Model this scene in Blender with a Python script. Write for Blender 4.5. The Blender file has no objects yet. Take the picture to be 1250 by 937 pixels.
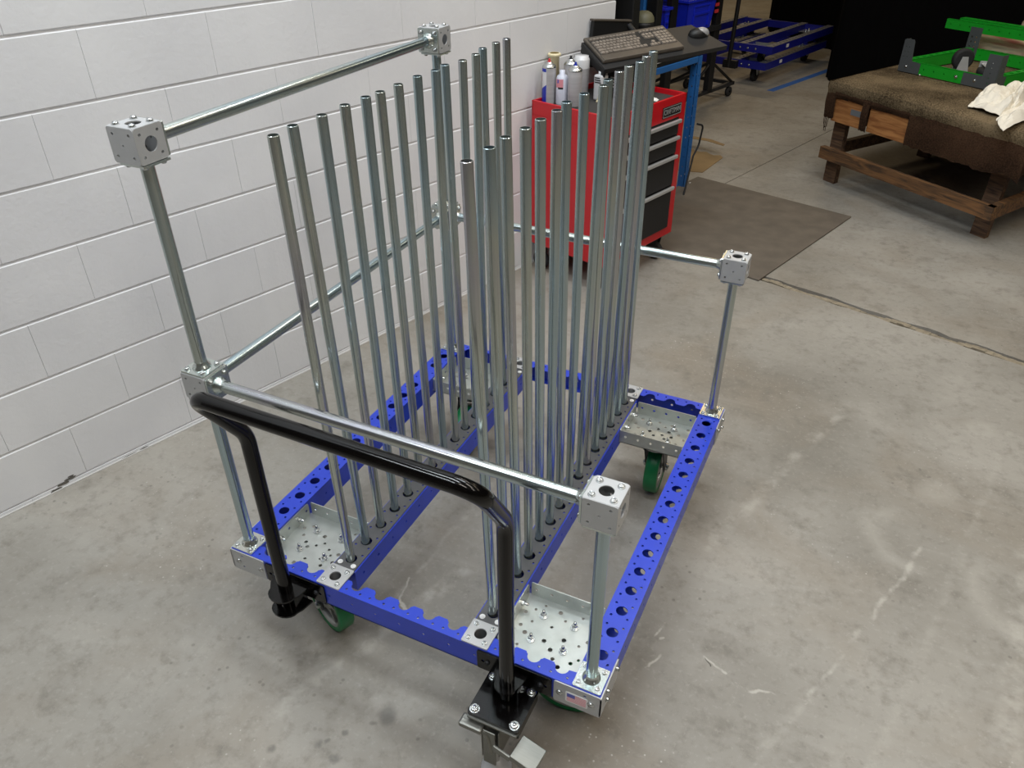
import bpy, bmesh, math, random
from mathutils import Vector, Matrix, Euler, noise
from mathutils.geometry import tessellate_polygon
random.seed(7)
sc = bpy.context.scene
C = sc.collection
PI = math.pi

# ---------------------------------------------------------------- camera
# world: metres, floor at z=0, x across the cart, y along it (cart frame corner post at 0,0)
cam = bpy.data.cameras.new('camera')
cam.lens = 947.594 / 1250 * 36; cam.sensor_width = 36; cam.clip_end = 100
co = bpy.data.objects.new('camera', cam); C.objects.link(co)
_r = Vector((0.901847, 0.431996, -0.007143)); _d = Vector((0.236493, -0.507410, -0.828617)); _f = Vector((-0.361584, 0.745597, -0.559770))
co.matrix_world = Matrix(((_r.x, -_d.x, -_f.x, 1.292625), (_r.y, -_d.y, -_f.y, -1.039221), (_r.z, -_d.z, -_f.z, 1.833240), (0, 0, 0, 1)))
sc.camera = co

# ---------------------------------------------------------------- light
w = bpy.data.worlds.new('world'); sc.world = w; w.use_nodes = True
w.node_tree.nodes['Background'].inputs[0].default_value = (0.80, 0.90, 1.0, 1)
w.node_tree.nodes['Background'].inputs[1].default_value = 0.06
sc.view_settings.view_transform = 'Standard'; sc.view_settings.look = 'None'
sc.view_settings.gamma = 1; sc.view_settings.use_curve_mapping = False
sc.view_settings.exposure = 0.14

# wall-aligned frame: X = n (out of the wall), Y = s (along the wall), origin at the wall foot
WA = -math.radians(17.226)
WO = Vector((-0.71867, 1.19939, 0))
WM = Matrix.Translation(WO) @ Matrix.Rotation(WA, 4, 'Z')
def W(n, s, z=0): return WM @ Vector((n, s, z))

def area(name, n, s, z, sx, sy, power, col, rz=WA):
    l = bpy.data.lights.new(name, 'AREA'); l.shape = 'RECTANGLE'; l.size = sx; l.size_y = sy
    l.energy = power; l.color = col
    o = bpy.data.objects.new(name, l); C.objects.link(o)
    o.location = W(n, s, z); o.rotation_euler = (0, 0, rz)
    return o
COOL = (0.89, 0.955, 1.0); NEUT = (1.0, 0.92, 0.82); WARM = (1.0, 0.85, 0.64); AMBER = (1.0, 0.76, 0.46)
CEIL = 4.6
# rows of real strip lights under the ceiling: (n, s, power, colour)
for n_, s_, pw, cl, lx, ly in [(1.35, -3.0, 62, COOL, 2.2, .26), (1.35, -1.0, 66, COOL, 2.2, .26), (1.35, 0.9, 58, COOL, 2.2, .26), (1.35, 2.7, 34, NEUT, 2.2, .26),
                       (4.1, -2.0, 46, NEUT, 2.2, .26), (4.1, 0.6, 44, NEUT, 2.2, .26), (4.1, 3.2, 24, WARM, 2.2, .26),
                       (7.0, 0.0, 42, NEUT, 2.2, .26), (7.0, 3.4, 20, WARM, 2.2, .26),
                       (-1.5, 6.5, 22, AMBER, 1.3, .3), (2.0, 6.2, 20, WARM, 1.3, .3), (-3.5, 10.5, 58, AMBER, 1.3, .3)]:
    area('strip_light', n_, s_, CEIL - 0.12, lx, ly, pw, cl)

# ---------------------------------------------------------------- materials
def newmat(name):
    m = bpy.data.materials.new(name); m.use_nodes = True
    return m, m.node_tree.nodes, m.node_tree.links, m.node_tree.nodes['Principled BSDF']
def srgb(c):
    return tuple(((x / 255) / 12.92 if x / 255 <= 0.04045 else ((x / 255 + 0.055) / 1.055) ** 2.4) for x in c) + (1,)
def mat(name, col, rough=0.5, metal=0.0, var=0.0, scale=8, bump=0.0, bscale=60, coat=0.0, trans=0.0, stretch=None, spec=None):
    m, N, L, B = newmat(name)
    B.inputs['Roughness'].default_value = rough; B.inputs['Metallic'].default_value = metal
    c = srgb(col)
    B.inputs['Base Color'].default_value = c
    if spec is not None: B.inputs['Specular IOR Level'].default_value = spec
    if coat: B.inputs['Coat Weight'].default_value = coat; B.inputs['Coat Roughness'].default_value = 0.08
    if trans: B.inputs['Transmission Weight'].default_value = trans
    tc = N.new('ShaderNodeTexCoord')
    src = tc.outputs['Object']
    if stretch:
        mp = N.new('ShaderNodeMapping'); mp.inputs['Scale'].default_value = stretch
        L.new(src, mp.inputs['Vector']); src = mp.outputs[0]
    if var:
        n = N.new('ShaderNodeTexNoise'); n.inputs['Scale'].default_value = scale; n.inputs['Detail'].default_value = 5
        L.new(src, n.inputs['Vector'])
        r = N.new('ShaderNodeMapRange'); r.inputs[1].default_value = 0.3; r.inputs[2].default_value = 0.7
        r.inputs[3].default_value = 1 - var; r.inputs[4].default_value = 1 + var
        L.new(n.outputs['Fac'], r.inputs[0])
        mx = N.new('ShaderNodeVectorMath'); mx.operation = 'SCALE'; mx.inputs[0].default_value = c[:3]
        L.new(r.outputs[0], mx.inputs['Scale']); L.new(mx.outputs[0], B.inputs['Base Color'])
    if bump:
        n = N.new('ShaderNodeTexNoise'); n.inputs['Scale'].default_value = bscale; n.inputs['Detail'].default_value = 4
        L.new(src, n.inputs['Vector'])
        b = N.new('ShaderNodeBump'); b.inputs['Strength'].default_value = bump; b.inputs['Distance'].default_value = 0.002
        L.new(n.outputs['Fac'], b.inputs['Height']); L.new(b.outputs[0], B.inputs['Normal'])
    return m

def zinc_mat(name, a=(162, 178, 180), b=(184, 192, 188), rough=0.21, tint=True, scale=(9, 9, 1.3)):
    # bright zinc plate: faint blue / straw / pink iridescence that drifts along the tube
    m, N, L, B = newmat(name)
    B.inputs['Metallic'].default_value = 0.92; B.inputs['Roughness'].default_value = rough
    tc = N.new('ShaderNodeTexCoord'); oi = N.new('ShaderNodeObjectInfo')
    mp = N.new('ShaderNodeMapping'); mp.inputs['Scale'].default_value = scale
    off = N.new('ShaderNodeVectorMath'); off.operation = 'ADD'
    sca = N.new('ShaderNodeVectorMath'); sca.operation = 'SCALE'; sca.inputs[0].default_value = (37, 11, 53)
    L.new(oi.outputs['Random'], sca.inputs['Scale']); L.new(tc.outputs['Object'], off.inputs[0]); L.new(sca.outputs[0], off.inputs[1])
    L.new(off.outputs[0], mp.inputs['Vector'])
    n = N.new('ShaderNodeTexNoise'); n.inputs['Scale'].default_value = 1.0; n.inputs['Detail'].default_value = 3
    L.new(mp.outputs[0], n.inputs['Vector'])
    r = N.new('ShaderNodeValToRGB')
    e = r.color_ramp.elements
    e[0].position = 0.30; e[0].color = srgb(a); e[1].position = 0.72; e[1].color = srgb(b)
    if tint:
        k = e.new(0.45); k.color = srgb((168, 186, 194)); k = e.new(0.58); k.color = srgb((184, 190, 184))
        k = e.new(0.66); k.color = srgb((178, 178, 186))
    L.new(n.outputs['Fac'], r.inputs[0]); L.new(r.outputs[0], B.inputs['Base Color'])
    # fine drawn scratches roughening
    n2 = N.new('ShaderNodeTexNoise'); n2.inputs['Scale'].default_value = 3; n2.inputs['Detail'].default_value = 3
    L.new(mp.outputs[0], n2.inputs['Vector'])
    r2 = N.new('ShaderNodeMapRange'); r2.inputs[3].default_value = rough * 0.8; r2.inputs[4].default_value = rough * 1.25
    L.new(n2.outputs['Fac'], r2.inputs[0]); L.new(r2.outputs[0], B.inputs['Roughness'])
    return m

M = {}
M['zinc'] = zinc_mat('zinc_tube')
M['zinc_x'] = zinc_mat('zinc_rail_across', scale=(1.3, 9, 9))
M['zinc_y'] = zinc_mat('zinc_rail_along', scale=(9, 1.3, 9))
M['zinc_bright'] = zinc_mat('zinc_plate_bright', (190, 204, 204), (214, 214, 206), 0.22, False)
M['galv'] = mat('galvanised_sheet', (186, 190, 186), 0.34, 0.75, var=0.10, scale=22)
M['silver_paint'] = mat('silver_paint', (178, 179, 180), 0.45, 0.25, var=0.03, scale=30)
M['steel_bolt'] = mat('steel_bolt', (205, 208, 208), 0.25, 0.95)
M['blue'] = mat('blue_powder_coat', (38, 64, 190), 0.34, 0.0, var=0.06, scale=14)
M['deck'] = mat('dark_grey_deck', (88, 88, 90), 0.5, 0.35, var=0.08, scale=20)
M['gloss_black'] = mat('gloss_black_enamel', (7, 6, 6), 0.14, 0.0, spec=0.35)
M['black'] = mat('matt_black', (17, 17, 18), 0.5)
M['rubber'] = mat('black_rubber', (28, 28, 30), 0.75, var=0.1)
M['green_tyre'] = mat('green_urethane', (4, 112, 62), 0.35, 0.0, var=0.06)
M['wheel_rim'] = mat('wheel_rim_aluminium', (170, 172, 170), 0.4, 0.6)
M['dark_steel'] = mat('dark_steel', (56, 57, 60), 0.45, 0.6)
M['brushed'] = mat('brushed_nickel', (128, 128, 122), 0.40, 0.8, var=0.06, stretch=(4, 60, 4))
M['red'] = mat('red_enamel', (186, 12, 26), 0.3, 0.0, var=0.04, coat=0.3)
M['drawer'] = mat('drawer_black', (24, 24, 26), 0.5, var=0.1)
M['handle_alu'] = mat('drawer_pull_aluminium', (190, 190, 190), 0.35, 0.5)
M['mat_dark'] = mat('ribbed_liner', (52, 50, 48), 0.8, var=0.15, scale=40)
M['white_print'] = mat('white_print', (226, 226, 226), 0.5)
M['bench_blue'] = mat('bench_blue', (38, 96, 160), 0.4, var=0.06)
M['bin_blue'] = mat('bin_blue_plastic', (24, 44, 205), 0.4)
M['bin_red'] = mat('bin_red_plastic', (200, 26, 26), 0.4)
M['cart_blue'] = mat('old_cart_blue', (26, 30, 128), 0.4, var=0.1)
M['cart_deck'] = mat('cart_deck_grey', (108, 108, 112), 0.5, 0.2, var=0.15, scale=30)
M['green'] = mat('green_powder_coat', (18, 150, 34), 0.4, var=0.05)
M['grey_bracket'] = mat('grey_bracket', (84, 88, 90), 0.5, 0.3, var=0.08)
M['cloth'] = mat('white_rag', (232, 226, 212), 0.9, var=0.05, bump=0.4)
M['kb'] = mat('keyboard_body', (84, 77, 69), 0.42, 0.1, var=0.12, scale=20)
M['key'] = mat('keyboard_key', (124, 115, 106), 0.35, var=0.3, scale=30)
M['keywell'] = mat('key_well', (26, 25, 24), 0.6)
M['tray'] = mat('keyboard_tray_laminate', (32, 32, 33), 0.5, var=0.08)
M['mouse_silver'] = mat('mouse_silver', (168, 168, 170), 0.3, 0.3)
M['cardboard'] = mat('cardboard', (140, 116, 80), 0.85, var=0.12, scale=6)
M['tape'] = mat('blue_tape', (50, 96, 168), 0.6, var=0.1)
M['plastic_clear'] = mat('cloudy_plastic', (205, 208, 222), 0.3, var=0.04)
M['plastic_amber'] = mat('amber_plastic', (222, 210, 172), 0.35, var=0.06)
M['white_can'] = mat('white_can', (214, 214, 216), 0.35, 0.1, var=0.03)
M['grey_can'] = mat('grey_can_label', (176, 174, 176), 0.4, 0.2, var=0.12, stretch=(1, 1, 60), scale=1)
M['label_blue'] = mat('label_blue', (34, 52, 165), 0.4)
M['label_red'] = mat('label_red', (205, 60, 66), 0.4)
M['flag_red'] = mat('flag_red', (214, 140, 150), 0.5)
M['flag_blue'] = mat('flag_blue', (92, 100, 180), 0.5)
M['black_drape'] = mat('black_drape', (5, 5, 6), 0.95, var=0.2, spec=0.1)
M['litter'] = mat('paper_scrap', (230, 228, 222), 0.8)
M['olive'] = mat('olive_grey_plastic', (98, 96, 74), 0.5)
M['pouch'] = mat('plastic_sheet', (205, 190, 165), 0.45)

def wood_mat(name, c1, c2, sc_=3.0):
    m, N, L, B = newmat(name); B.inputs['Roughness'].default_value = 0.7
    tc = N.new('ShaderNodeTexCoord'); mp = N.new('ShaderNodeMapping'); mp.inputs['Scale'].default_value = (1.5, 14, 14)
    rt0 = N.new('ShaderNodeVectorRotate'); rt0.rotation_type = 'Z_AXIS'; rt0.inputs['Angle'].default_value = math.radians(37.2)
    L.new(tc.outputs['Object'], rt0.inputs[0]); L.new(rt0.outputs[0], mp.inputs[0])
    wv = N.new('ShaderNodeTexNoise'); wv.inputs['Scale'].default_value = sc_; wv.inputs['Detail'].default_value = 6; wv.inputs['Distortion'].default_value = 1.2
    L.new(mp.outputs[0], wv.inputs[0])
    r = N.new('ShaderNodeValToRGB'); r.color_ramp.elements[0].position = 0.36; r.color_ramp.elements[1].position = 0.66
    r.color_ramp.elements[0].color = srgb(c1); r.color_ramp.elements[1].color = srgb(c2)
    L.new(wv.outputs[0], r.inputs[0]); L.new(r.outputs[0], B.inputs['Base Color'])
    return m
M['wood_fresh'] = wood_mat('pine_board', (128, 78, 38), (176, 122, 70))
M['wood_old'] = wood_mat('old_timber', (58, 40, 28), (112, 84, 60))
M['wood_rail'] = wood_mat('stained_rail', (58, 42, 28), (120, 84, 50))

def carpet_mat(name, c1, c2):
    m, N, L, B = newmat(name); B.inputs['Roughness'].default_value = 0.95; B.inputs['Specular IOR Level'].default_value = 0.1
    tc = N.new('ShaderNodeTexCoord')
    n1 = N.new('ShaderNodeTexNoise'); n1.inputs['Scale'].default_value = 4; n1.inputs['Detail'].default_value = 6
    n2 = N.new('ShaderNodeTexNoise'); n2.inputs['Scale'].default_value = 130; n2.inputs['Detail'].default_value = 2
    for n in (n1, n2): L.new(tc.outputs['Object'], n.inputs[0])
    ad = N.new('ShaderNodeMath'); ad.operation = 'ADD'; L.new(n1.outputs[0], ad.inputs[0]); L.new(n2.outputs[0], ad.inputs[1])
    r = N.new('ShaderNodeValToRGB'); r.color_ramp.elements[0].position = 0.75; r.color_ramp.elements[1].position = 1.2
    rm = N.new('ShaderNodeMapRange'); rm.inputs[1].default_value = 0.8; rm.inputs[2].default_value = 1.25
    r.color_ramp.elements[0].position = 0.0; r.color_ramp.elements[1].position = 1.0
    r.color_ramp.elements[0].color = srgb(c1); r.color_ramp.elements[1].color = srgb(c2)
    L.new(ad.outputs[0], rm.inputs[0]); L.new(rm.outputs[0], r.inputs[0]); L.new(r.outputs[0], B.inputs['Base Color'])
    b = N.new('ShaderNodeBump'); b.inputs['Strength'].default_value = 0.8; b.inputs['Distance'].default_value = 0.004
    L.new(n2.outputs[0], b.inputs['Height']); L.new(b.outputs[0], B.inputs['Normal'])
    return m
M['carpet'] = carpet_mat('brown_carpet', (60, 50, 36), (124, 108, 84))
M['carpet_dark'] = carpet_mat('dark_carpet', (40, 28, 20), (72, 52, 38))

# painted block wall
def wall_mat():
    m, N, L, B = newmat('painted_block'); B.inputs['Roughness'].default_value = 0.55
    tc = N.new('ShaderNodeTexCoord'); geo = N.new('ShaderNodeNewGeometry')
    n1 = N.new('ShaderNodeTexNoise'); n1.inputs['Scale'].default_value = 2.5; n1.inputs['Detail'].default_value = 5
    L.new(geo.outputs['Position'], n1.inputs[0])
    r = N.new('ShaderNodeValToRGB'); r.color_ramp.elements[0].position = 0.3; r.color_ramp.elements[1].position = 0.7
    r.color_ramp.elements[0].color = srgb((216, 216, 218)); r.color_ramp.elements[1].color = srgb((226, 226, 227))
    L.new(n1.outputs[0], r.inputs[0]); L.new(r.outputs[0], B.inputs['Base Color'])
    n2 = N.new('ShaderNodeTexNoise'); n2.inputs['Scale'].default_value = 55; n2.inputs['Detail'].default_value = 8; n2.inputs['Roughness'].default_value = 0.6
    L.new(geo.outputs['Position'], n2.inputs[0])
    v = N.new('ShaderNodeTexVoronoi'); v.inputs['Scale'].default_value = 9
    L.new(geo.outputs['Position'], v.inputs['Vector'])
    pit = N.new('ShaderNodeMapRange'); pit.inputs[1].default_value = 0.0; pit.inputs[2].default_value = 0.045; pit.inputs[3].default_value = -1.6; pit.inputs[4].default_value = 0
    L.new(v.outputs['Distance'], pit.inputs[0])
    gate = N.new('ShaderNodeTexNoise'); gate.inputs['Scale'].default_value = 3.3; L.new(geo.outputs['Position'], gate.inputs[0])
    g2 = N.new('ShaderNodeMapRange'); g2.inputs[1].default_value = 0.56; g2.inputs[2].default_value = 0.6; L.new(gate.outputs[0], g2.inputs[0])
    pm = N.new('ShaderNodeMath'); pm.operation = 'MULTIPLY'; L.new(pit.outputs[0], pm.inputs[0]); L.new(g2.outputs[0], pm.inputs[1])
    ad = N.new('ShaderNodeMath'); ad.operation = 'ADD'; L.new(n2.outputs[0], ad.inputs[0]); L.new(pm.outputs[0], ad.inputs[1])
    b = N.new('ShaderNodeBump'); b.inputs['Strength'].default_value = 0.28; b.inputs['Distance'].default_value = 0.004
    L.new(ad.outputs[0], b.inputs['Height']); L.new(b.outputs[0], B.inputs['Normal'])
    return m
M['wall'] = wall_mat()
M['plain_wall'] = mat('dull_wall', (120, 112, 100), 0.8, var=0.15, scale=0.8)
M['ceiling'] = mat('ceiling_deck', (120, 120, 118), 0.8, var=0.1, scale=0.6)

def floor_mat():
    m, N, L, B = newmat('worn_concrete')
    geo = N.new('ShaderNodeNewGeometry'); P0 = geo.outputs['Position']
    def noise_(scale, detail=6, vec=P0, rough=0.55, dist=0.0):
        n = N.new('ShaderNodeTexNoise'); n.inputs['Scale'].default_value = scale; n.inputs['Detail'].default_value = detail
        n.inputs['Roughness'].default_value = rough; n.inputs['Distortion'].default_value = dist
        L.new(vec, n.inputs[0]); return n
    def maprange(src, a, b, c=0.0, d=1.0):
        r = N.new('ShaderNodeMapRange'); r.inputs[1].default_value = a; r.inputs[2].default_value = b
        r.inputs[3].default_value = c; r.inputs[4].default_value = d; L.new(src, r.inputs[0]); return r.outputs[0]
    def math_(op, a, b=None, v=None):
        x = N.new('ShaderNodeMath'); x.operation = op; L.new(a, x.inputs[0])
        if b is not None: L.new(b, x.inputs[1])
        elif v is not None: x.inputs[1].default_value = v
        return x.outputs[0]
    def mix(fac, a, col):
        x = N.new('ShaderNodeMix'); x.data_type = 'RGBA'; L.new(fac, x.inputs[0]); L.new(a, x.inputs[6]); x.inputs[7].default_value = col
        return x.outputs[2]
    big = noise_(0.9, 6, dist=0.4)
    r = N.new('ShaderNodeValToRGB'); e = r.color_ramp.elements
    e[0].position = 0.33; e[0].color = srgb((124, 120, 112)); e[1].position = 0.66; e[1].color = srgb((160, 156, 148))
    L.new(big.outputs[0], r.inputs[0]); col = r.outputs[0]
    col = mix(maprange(noise_(1.7, 5, dist=.8).outputs[0], 0.48, 0.68, 0, 0.45), col, srgb((128, 117, 102)))
    mid = noise_(7, 8, rough=0.65)
    col = mix(maprange(mid.outputs[0], 0.52, 0.72, 0, 0.55), col, srgb((108, 103, 94)))
    col = mix(maprange(noise_(3.1, 7).outputs[0], 0.55, 0.75, 0, 0.35), col, srgb((172, 168, 160)))
    col = mix(maprange(noise_(28, 6, rough=.7).outputs[0], 0.5, 0.72, 0, 0.38), col, srgb((112, 107, 99)))
    col = mix(maprange(noise_(60, 4, rough=.7).outputs[0], 0.55, 0.75, 0, 0.35), col, srgb((176, 172, 164)))
    # long wiping streaks
    mp = N.new('ShaderNodeMapping'); mp.inputs['Rotation'].default_value = (0, 0, 0.55); mp.inputs['Scale'].default_value = (2.0, 22, 1)
    L.new(P0, mp.inputs[0])
    col = mix(maprange(noise_(1.0, 5, mp.outputs[0]).outputs[0], 0.58, 0.8, 0, 0.22), col, srgb((166, 162, 154)))
    # dark specks and pale chips
    v = N.new('ShaderNodeTexVoronoi'); v.inputs['Scale'].default_value = 26; L.new(P0, v.inputs['Vector'])
    sp = math_('MULTIPLY', maprange(v.outputs['Distance'], 0.10, 0.16, 1, 0), maprange(noise_(2.2, 3).outputs[0], 0.5, 0.62))
    col = mix(math_('MULTIPLY', sp, v=0.5), col, srgb((92, 88, 82)))
    v2 = N.new('ShaderNodeTexVoronoi'); v2.inputs['Scale'].default_value = 44; L.new(P0, v2.inputs['Vector'])
    sp2 = math_('MULTIPLY', maprange(v2.outputs['Distance'], 0.08, 0.14, 1, 0), maprange(noise_(1.6, 4, dist=1.0).outputs[0], 0.55, 0.66))
    col = mix(math_('MULTIPLY', sp2, v=0.55), col, srgb((206, 203, 196)))
    # wobble for hand-placed wear marks
    wob = noise_(9, 4); wv = N.new('ShaderNodeVectorMath'); wv.operation = 'SUBTRACT'; L.new(wob.outputs['Color'], wv.inputs[0]); wv.inputs[1].default_value = (0.5, 0.5, 0.5)
    ws = N.new('ShaderNodeVectorMath'); ws.operation = 'SCALE'; L.new(wv.outputs[0], ws.inputs[0]); ws.inputs['Scale'].default_value = 0.06
    PW = N.new('ShaderNodeVectorMath'); PW.operation = 'ADD'; L.new(P0, PW.inputs[0]); L.new(ws.outputs[0], PW.inputs[1])
    P1 = PW.outputs[0]
    rough_gate = maprange(noise_(16, 5).outputs[0], 0.42, 0.6)
    def seg(a, b, width, vec=P1):
        a = Vector(a + (0,)); b = Vector(b + (0,)); d = b - a
        s = N.new('ShaderNodeVectorMath'); s.operation = 'SUBTRACT'; L.new(vec, s.inputs[0]); s.inputs[1].default_value = a
        dt = N.new('ShaderNodeVectorMath'); dt.operation = 'DOT_PRODUCT'; L.new(s.outputs[0], dt.inputs[0]); dt.inputs[1].default_value = d / d.length_squared
        cl = N.new('ShaderNodeClamp'); L.new(dt.outputs['Value'], cl.inputs[0])
        sc2 = N.new('ShaderNodeVectorMath'); sc2.operation = 'SCALE'; sc2.inputs[0].default_value = d; L.new(cl.outputs[0], sc2.inputs['Scale'])
        df = N.new('ShaderNodeVectorMath'); df.operation = 'DISTANCE'; L.new(s.outputs[0], df.inputs[0]); L.new(sc2.outputs[0], df.inputs[1])
        return maprange(df.outputs['Value'], width * 0.3, width, 1, 0)
    def ring(c, rad, width, m_at, m_r):
        df = N.new('ShaderNodeVectorMath'); df.operation = 'DISTANCE'; L.new(P1, df.inputs[0]); df.inputs[1].default_value = c + (0,)
        a = math_('ABSOLUTE', math_('SUBTRACT', df.outputs['Value'], v=rad))
        d2 = N.new('ShaderNodeVectorMath'); d2.operation = 'DISTANCE'; L.new(P0, d2.inputs[0]); d2.inputs[1].default_value = m_at + (0,)
        return math_('MULTIPLY', maprange(a, 0, width, 1, 0), maprange(d2.outputs['Value'], m_r * 0.6, m_r, 1, 0))
    pale = srgb((184, 180, 171))
    for a, b, wd, k in [((1.30, 0.04), (1.452, 0.40), 0.02, .35), ((1.452, 0.40), (1.721, 1.151), 0.011, .7), ((1.084, 0.828), (1.392, 1.816), 0.03, .45), ((0.191, -0.30), (0.42, 0.40), 0.03, .5),
                        ((1.919, 0.45), (2.01, 1.25), 0.05, .45), ((-0.45, -0.30), (0.35, 0.05), 0.03, .2), ((0.35, 1.25), (0.28, 0.20), 0.014, .4),
                        ((1.62, 0.25), (1.98, 1.9), 0.02, .25)]:
        col = mix(math_('MULTIPLY', math_('MULTIPLY', seg(a, b, wd, P1 if wd > .015 else PW.outputs[0]), rough_gate), v=k * .75), col, pale)
    for c, rad, wd, ma, mr, k in [((1.70, 1.15), 0.15, 0.05, (1.57, 1.10), 0.20, .45), ((2.02, 1.02), 0.17, 0.06, (1.87, 0.95), 0.22, .5),
                                  ((1.74, 1.42), 0.03, 0.06, (1.74, 1.42), 0.12, .45), ((1.88, 1.88), 0.03, 0.05, (1.88, 1.88), 0.12, .45)]:
        col = mix(math_('MULTIPLY', ring(c, rad, wd, ma, mr), v=k * .6), col, pale)
    for a, b in [((1.02, 0.30), (1.06, 0.374)), ((1.03, 0.40), (1.04, 0.47)), ((1.172, 0.411), (1.30, 0.36)), ((1.30, 0.36), (1.452, 0.382)), ((1.06, 0.42), (1.01, 0.36)), ((0.30, 0.21), (0.42, 0.16)), ((0.28, 0.30), (0.30, 0.21))]:
        col = mix(math_('MULTIPLY', seg(a, b, 0.006), v=.75), col, pale)
    for a, b in [((1.062, 0.374), (1.12, 0.392)), ((1.12, 0.392), (1.172, 0.411)), ((1.172, 0.411), (1.20, 0.385))]:
        col = mix(math_('MULTIPLY', seg(a, b, 0.0035), v=.85), col, srgb((60, 56, 50)))
    # oil spots
    for x, y, rr in [(0.472, -0.106, .024), (0.484, -0.128, .022), (0.36, -0.251, .013), (0.266, -0.32, .012), (0.42, -0.267, .012), (0.379, -0.237, .007), (0.455, -0.15, .008), (0.41, -0.20, .009)]:
        col = mix(math_('MULTIPLY', seg((x, y), (x + .004, y + .004), rr * 1.15), v=.55), col, srgb((88, 86, 82)))
    # brown grime at the foot of the wall and under the bench
    for a, b, wd in [((-0.62, 1.62), (-0.15, 2.9), 0.22)]:
        col = mix(math_('MULTIPLY', math_('MULTIPLY', seg(a, b, wd), maprange(noise_(5, 5).outputs[0], .35, .7)), v=.55), col, srgb((112, 98, 78)))
    L.new(col, B.inputs['Base Color'])
    L.new(maprange(mid.outputs[0], 0.3, 0.7, 0.42, 0.62), B.inputs['Roughness'])
    B.inputs['Specular IOR Level'].default_value = 0.35
    bn = noise_(140, 4); b = N.new('ShaderNodeBump'); b.inputs['Strength'].default_value = 0.12; b.inputs['Distance'].default_value = 0.002
    L.new(bn.outputs[0], b.inputs['Height']); L.new(b.outputs[0], B.inputs['Normal'])
    return m
M['floor'] = floor_mat()
M['joint'] = mat('joint_filler', (70, 60, 48), 0.95, var=0.5, scale=30, bump=1.0, bscale=60)
M['floor_mat'] = mat('rubber_mat', (98, 90, 80), 0.75, var=0.16, scale=9, bump=0.3, bscale=200)

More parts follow.
